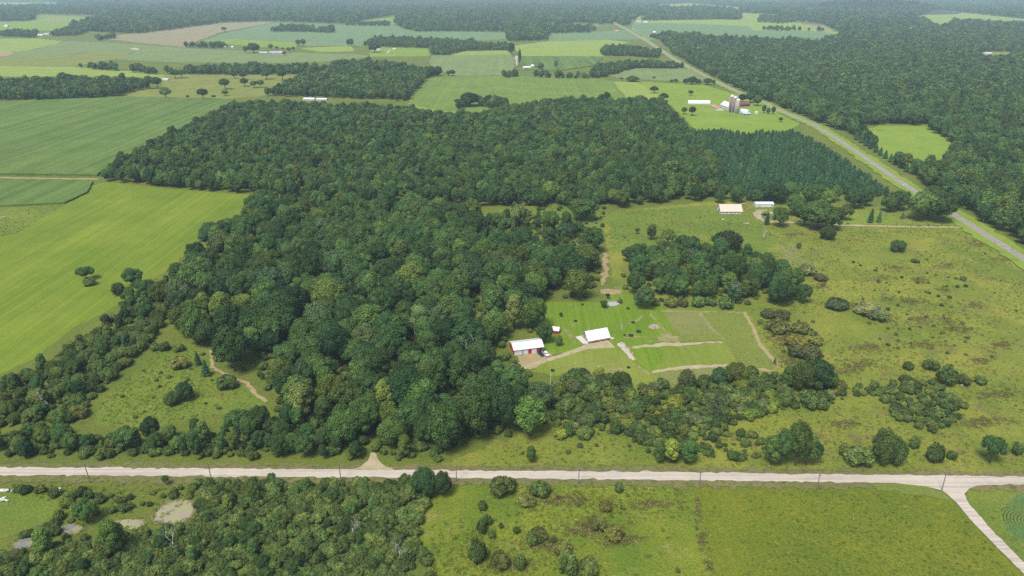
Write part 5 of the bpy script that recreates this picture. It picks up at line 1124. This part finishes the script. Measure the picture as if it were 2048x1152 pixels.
# ------------------------------------------------------------------ poles, heaps, pools and small things
PP = [(181, 966, -.012), (425, 966, -.02), (682, 962, 0), (913, 964, .01), (1157, 969, 0), (1399, 979, -.06), (1634, 984, -.06), (1883, 983, -.05)]
WHICH = ['leftmost of the wooden power poles along the gravel road', 'second power pole from the left along the gravel road', 'power pole just left of the dirt drive mouth', 'power pole just right of the roadside trees', 'power pole in front of the rough grass and shrubs', 'power pole at the edge of the fallow field', 'power pole opposite the massed willows', 'power pole at the mouth of the side road']
for i, ((px, py, lean), lb) in enumerate(zip(PP, WHICH)):
    x, y = G(px, py); o = tag(empty('power_pole', (x, y, 0)), lb, 'power pole', 'power poles along the gravel road'); o.rotation_euler = (0, lean, 0)
    MB().tube([(0, 0, -.4), (0, 0, 9.6)], [.2, .14], 8).obj('pole_shaft', M['pole'], o)
    MB().box(-.1, .1, -1.2, 1.2, 8.9, 9.1).obj('crossarm', M['pole'], o)
    for yy in (-1.05, 1.05): MB().lathe([(.05, 9.1), (.09, 9.2), (.04, 9.35)], 8, (0, yy)).obj('insulator', M['grey_steel'], o)
for px, py, hh, mt, lb in ((1101, 768, 5.5, M['white'], 'white post rising from the scrub below the garage'), (1873, 514, 6.5, M['pole'], 'thin pole alone in the big right meadow'), (1965, 448, 7, M['pole'], 'pole at the forest edge beside the paved road'), (1197, 735, 1.4, M['white'], 'short white marker post on the lawn below the house')):
    x, y = G(px, py); o = MB().tube([(0, 0, -.3), (0, 0, hh)], [.16, .12], 8).add([], []).box(-.17, .17, -.17, .17, hh + .003, hh + .12).obj('post', mt); o.location = (x, y, 0); tag(o, lb, 'post')
def stones(n, rx, ry, top, s0, s1):
    b = MB()
    for i in range(n):
        a_ = random.uniform(0, 6.28); r_ = math.sqrt(random.random()); x, y = r_ * rx * math.cos(a_), r_ * ry * math.sin(a_); z = top * (1 - r_ ** 1.5) + .05; s = random.uniform(s0, s1)
        v = [(x + s * dx * random.uniform(.7, 1.2), y + s * dy * random.uniform(.7, 1.2), z + s * .7 * dz * random.uniform(.7, 1.2)) for dx, dy, dz in ((-1, -1, -1), (1, -1, -1), (1, 1, -1), (-1, 1, -1), (-.7, -.7, 1), (.7, -.7, 1), (.7, .7, 1), (-.7, .7, 1))]
        b.add(v, [(3, 2, 1, 0), (4, 5, 6, 7), (0, 1, 5, 4), (1, 2, 6, 5), (2, 3, 7, 6), (3, 0, 4, 7)])
    return b
x, y = G(1308, 654); o = tag(empty('stone_heap', (x, y, 0)), 'heap of pinkish field stones on the lawn right of the house', 'stone heap')
q = stones(260, 3.2, 2.6, 1.5, .15, .38).obj('stones', M['rock'], o); q['kind'] = 'stuff'
sheet('rubble_strip', [(1233, 689), (1243, 685), (1250, 689), (1258, 701), (1270, 718), (1266, 722), (1256, 713), (1246, 702)], M['gravel'], jit=0.3, step=1.5)
for i, (px, py) in enumerate(((1245, 688), (1254, 697), (1262, 708))):
    x, y = G(px, py); o = stones(40, 1.6, 1.3, .25, .1, .3).obj('rubble_heap', M['rock']); o.location = (x, y, 0); tag(o, ('upper', 'middle', 'lower')[i] + ' rubble heap on the pale strip right of the house', 'rubble heap', 'rubble on the pale strip')
for i, (px, py, w) in enumerate(sorted(((1151, 643, 1.4), (1165, 610, 1.2), (1256, 618, 1.4), (1266, 646, 1.4), (1262, 672, 1.9), (1277, 664, 2.0), (1249, 671, .9), (1257, 736, 1.2), (1105, 742, 1.4)))):
    x, y = G(px, py); b = MB(); seg = 14; w *= .72; prof = [(w * .55, .12), (w * .6, .02), (w * 1, .02), (w * 1.06, .25), (w * 1, .48), (w * .62, .5), (w * .55, .3)]
    b.lathe(prof, seg); o = b.obj('black_tyre', M['black'], None, True); o.location = (x, y, 0.5); o.location.z = ZN[0]
    tag(o, '%s of the black rings lying on the lawns' % ORD[i], 'tyre', 'black rings on the lawns')
def water_mat(name, c1, c2, lo=0.5):
    t = NT(name); v = t.pos(); f = t.noise(v, 0.25, 4)
    t.col(t.mix(t.ramp(f, lo - .06, lo + .06), c1, c2)); t.p.inputs['Roughness'].default_value = 0.09; t.p.inputs['Specular IOR Level'].default_value = 0.6
    t.bump(t.noise(v, 3.0, 3), 0.08, 0.05); return t.m
M['pond'] = water_mat('pond_water', (0.30, 0.32, 0.34), (0.36, 0.37, 0.38))
M['marsh'] = water_mat('marsh_water', (0.17, 0.17, 0.165), (0.24, 0.24, 0.09), 0.54)
M['mud'] = water_mat('muddy_water', (0.27, 0.235, 0.18), (0.27, 0.27, 0.11), 0.52)
M['shore'] = gravel('wet_mud', (0.22, 0.18, 0.11), (0.15, 0.16, 0.05))
sheet('pond', None, M['pond'], V=smooth(poly([(1215.5, 607), (1220, 604), (1230, 603.3), (1237, 605.5), (1238, 609), (1231, 612), (1223, 613.3), (1217, 611)])), jit=0.15, step=1.0)
x, y = G(1228, 608); b = MB()
pr = poly([(1215, 606), (1223, 603), (1236, 604.5), (1239, 609), (1230, 613), (1222, 614), (1216, 611)])
for i in range(60):
    k = i * 7 / 60; a_ = pr[int(k) % 7]; c_ = pr[(int(k) + 1) % 7]; p = a_ + (c_ - a_) * (k % 1) + RNG.normal(0, .25, 2); s = random.uniform(.15, .4)
    b.lathe([(s * .6, 0), (s, s * .35), (s * .6, s * .8), (.02, s * .9)], 6, (p[0] - x, p[1] - y))
o = b.obj('pond_stones', M['rock']); o.location = (x, y, .5); o.location.z = ZN[0]; o['kind'] = 'stuff'; o['label'] = 'rim of stones around the small pale pond'
for i, pts in enumerate(POOLS):
    c = poly(pts); m = c.mean(0)
    sheet('muddy_shore', None, M['shore'], V=smooth(m + (c - m) * 1.16), jit=0.7, step=1.0)
    sheet('marsh_pool', None, M['mud'] if i < 2 else M['marsh'], V=smooth(c), jit=0.35, step=0.8)
    rd = []
    for k in range(70 if i == 0 else 40):
        q_ = c[random.randrange(len(c))]; q2 = c[random.randrange(len(c))]; f_ = random.random() if (i == 0 and k < 26) else 0
        e_ = random.randrange(len(c)); a_, b_ = c[e_], c[(e_ + 1) % len(c)]; p = a_ + (b_ - a_) * random.random()
        if f_: p = m + (q_ - m) * 0.25 * random.random() + np.array((-2.0 + 6 * (f_ - .5), 9 * (f_ - .5)))
        rd.append((p[0] + random.gauss(0, .6), p[1] + random.gauss(0, .6), 0))
    scatter('reeds', rd, RNG.uniform(.5, 1.0, len(rd)), RNG.integers(0, 4, len(rd)), TUFT, 'reeds and sedge at the edge of a marshy pool')
# white scraps and boxes
def crate(px, py, w, d, h, rz, mat, name, label, cat, lid=True):
    x, y = G(px, py); o = tag(empty(name, (x, y, 0), rz), label, cat)
    MB().box(-w / 2, w / 2, -d / 2, d / 2, 0, h).obj('wall', mat, o)
    if lid: MB().slab([(-w / 2 - .1, -d / 2 - .1, h + .003), (w / 2 + .1, -d / 2 - .1, h + .003), (w / 2 + .1, d / 2 + .1, h + .25), (-w / 2 - .1, d / 2 + .1, h + .25)], .08).obj('roof', M['white_steel'], o)
    MB().box(-w * .3, w * .1, -d / 2 - .04, -d / 2 - .003, 0.02, h * .85).obj('door', M['glass'], o); return o
crate(119, 987, 1.3, 1.4, 1.9, .3, M['white'], 'white_hut', 'small white hut with dark opening among bushes by the gravel road', 'hut')
crate(109, 987, 1.0, 1.2, 1.1, .1, M['concrete'], 'grey_box', 'low grey box left of the small white hut', 'box')
def boards(px, py, n, L, spread, label, mat, name='board_pile'):
    x, y = G(px, py); o = tag(empty(name, (x, y, 0.0)), label, 'board pile')
    for k in range(n):
        b_ = MB().box(-L * random.uniform(.3, .6), L * .5, -.16, .16, 0, .08).obj('board', mat, o); b_.location = (random.uniform(-spread, spread), random.uniform(-spread, spread), .6 + k * .1); b_.rotation_euler = (random.uniform(-.2, .2), random.uniform(-.15, .15), random.uniform(-.6, .9))
boards(9, 1002, 7, 2.6, 1.2, 'scattered white boards on the lawn at the left edge', M['white'])
boards(1712, 792, 3, 1.6, .5, 'white scraps below the bushes in the right meadow', M['white'], 'white_scraps')
boards(1751, 789, 3, 1.2, .4, 'small white scraps right of the others in the right meadow', M['white'], 'white_scraps')
boards(1922, 772, 2, 1.3, .4, 'pale scraps near the right edge of the meadow', M['concrete'], 'white_scraps')
boards(2, 437, 8, 3.5, 2.0, 'heap of pinkish debris at the left edge of the weed patch', M['tanroof'], 'debris_heap')
boards(1446, 441, 5, 3, 1.2, 'white scraps in the weeds before the tan roofed building', M['white'], 'white_scraps')
boards(1492, 449, 5, 4, 1.2, 'pale boards below the right corner of the tan roofed building', M['concrete'], 'board_pile')
boards(1487, 409, 5, 4, 1.5, 'white clutter between the tan roofed building and white shed', M['white'], 'white_scraps')
for px0, px1, py, lb in ((-6, 17, 985.5, 'left half of the low white trailer at the left edge'), (20, 37, 984.5, 'low white boat hull at the left edge under bushes')):
    loc, rz, L = frame((px0, py), (px1, py)); o = tag(empty('boat', loc, rz), lb.replace('left half of the low white trailer', 'longer low white boat hull'), 'boat', 'white hulls by the bushes')
    pr_ = [(0, 0.25), (.35, 0), (1.05, 0), (1.4, .25), (1.45, .8), (-.05, .8)]
    MB().add([(L * .12, y_, z_) for y_, z_ in pr_] + [(L * .8, y_, z_) for y_, z_ in pr_] + [(L, .7, .75)], [(5, 4, 3, 2, 1, 0)] + [(i, (i + 1) % 6, 6 + (i + 1) % 6, 6 + i) for i in range(6)] + [(6 + i, 6 + (i + 1) % 6, 12) for i in range(6)]).obj('hull', M['concrete'], o)
    MB().box(L * .3, L * .55, .4, 1.0, .803, 1.1).obj('cabin', M['white_steel'], o)
# soybean rows in the corner field
c0 = G(2085, 1050); fv = poly([(2035, 988), (2250, 988), (2250, 1150), (2150, 1170), (2012, 1062), (2000, 1020)]); rb = MB()
for k in range(46):
    r_ = 3.0 + k * 0.95; pts = []
    for j in range(0, 121):
        a_ = R(60 + j * 2.2); p = c0 + np.array((math.cos(a_) * r_ * 1.25, math.sin(a_) * r_ * .95)); pts.append(p)
    inn = inside(np.array(pts), fv); run = []
    for p, ok_ in zip(pts + [None], list(inn) + [False]):
        if ok_: run.append(p)
        else:
            if len(run) > 3:
                vs = []; fs = []
                for q_ in run:
                    d = (q_ - c0) / (np.linalg.norm(q_ - c0) + 1e-6); w_ = .30 + random.uniform(-.06, .06); z_ = .3 + random.uniform(-.06, .06)
                    vs += [(q_[0] - d[0] * w_, q_[1] - d[1] * w_, 0.02), (q_[0], q_[1], ZN[0] + z_), (q_[0] + d[0] * w_, q_[1] + d[1] * w_, 0.02)]
                for i in range(len(run) - 1): fs += [(3 * i, 3 * i + 1, 3 * i + 4, 3 * i + 3), (3 * i + 1, 3 * i + 2, 3 * i + 5, 3 * i + 4)]
                rb.add(vs, fs)
            run = []
M['soyrow'] = meadow('soybean_leaves', (0.09, 0.18, 0.055), (0.115, 0.205, 0.06), amt=(0.7, 1.3))
o = rb.obj('soybean_rows', M['soyrow']); o['kind'] = 'stuff'; o['label'] = 'curved rows of blue-green soybeans in the corner field'

# ------------------------------------------------------------------ the air
if HAZE > 0:
    hz = MB().box(-14500, 14500, -800, 16500, -1.5, CAM_H + 15).obj('haze', None) if False else None
    me = MB().box(-14500, 14500, -800, 16500, -1.5, CAM_H + 15).mesh('haze')
    hm = bpy.data.materials.new('haze'); hm.use_nodes = True; nt = hm.node_tree; nt.nodes.clear()
    out = nt.nodes.new('ShaderNodeOutputMaterial'); pv = nt.nodes.new('ShaderNodeVolumePrincipled')
    pv.inputs['Color'].default_value = (0.60, 0.80, 1.0, 1); pv.inputs['Density'].default_value = HAZE; pv.inputs['Anisotropy'].default_value = -0.15
    nt.links.new(pv.outputs[0], out.inputs['Volume'])
    hm.cycles.volume_sampling = 'DISTANCE'
    hz = link('haze', me, hm); hz['kind'] = 'stuff'; hz['label'] = 'thin blue haze lying over the whole countryside'
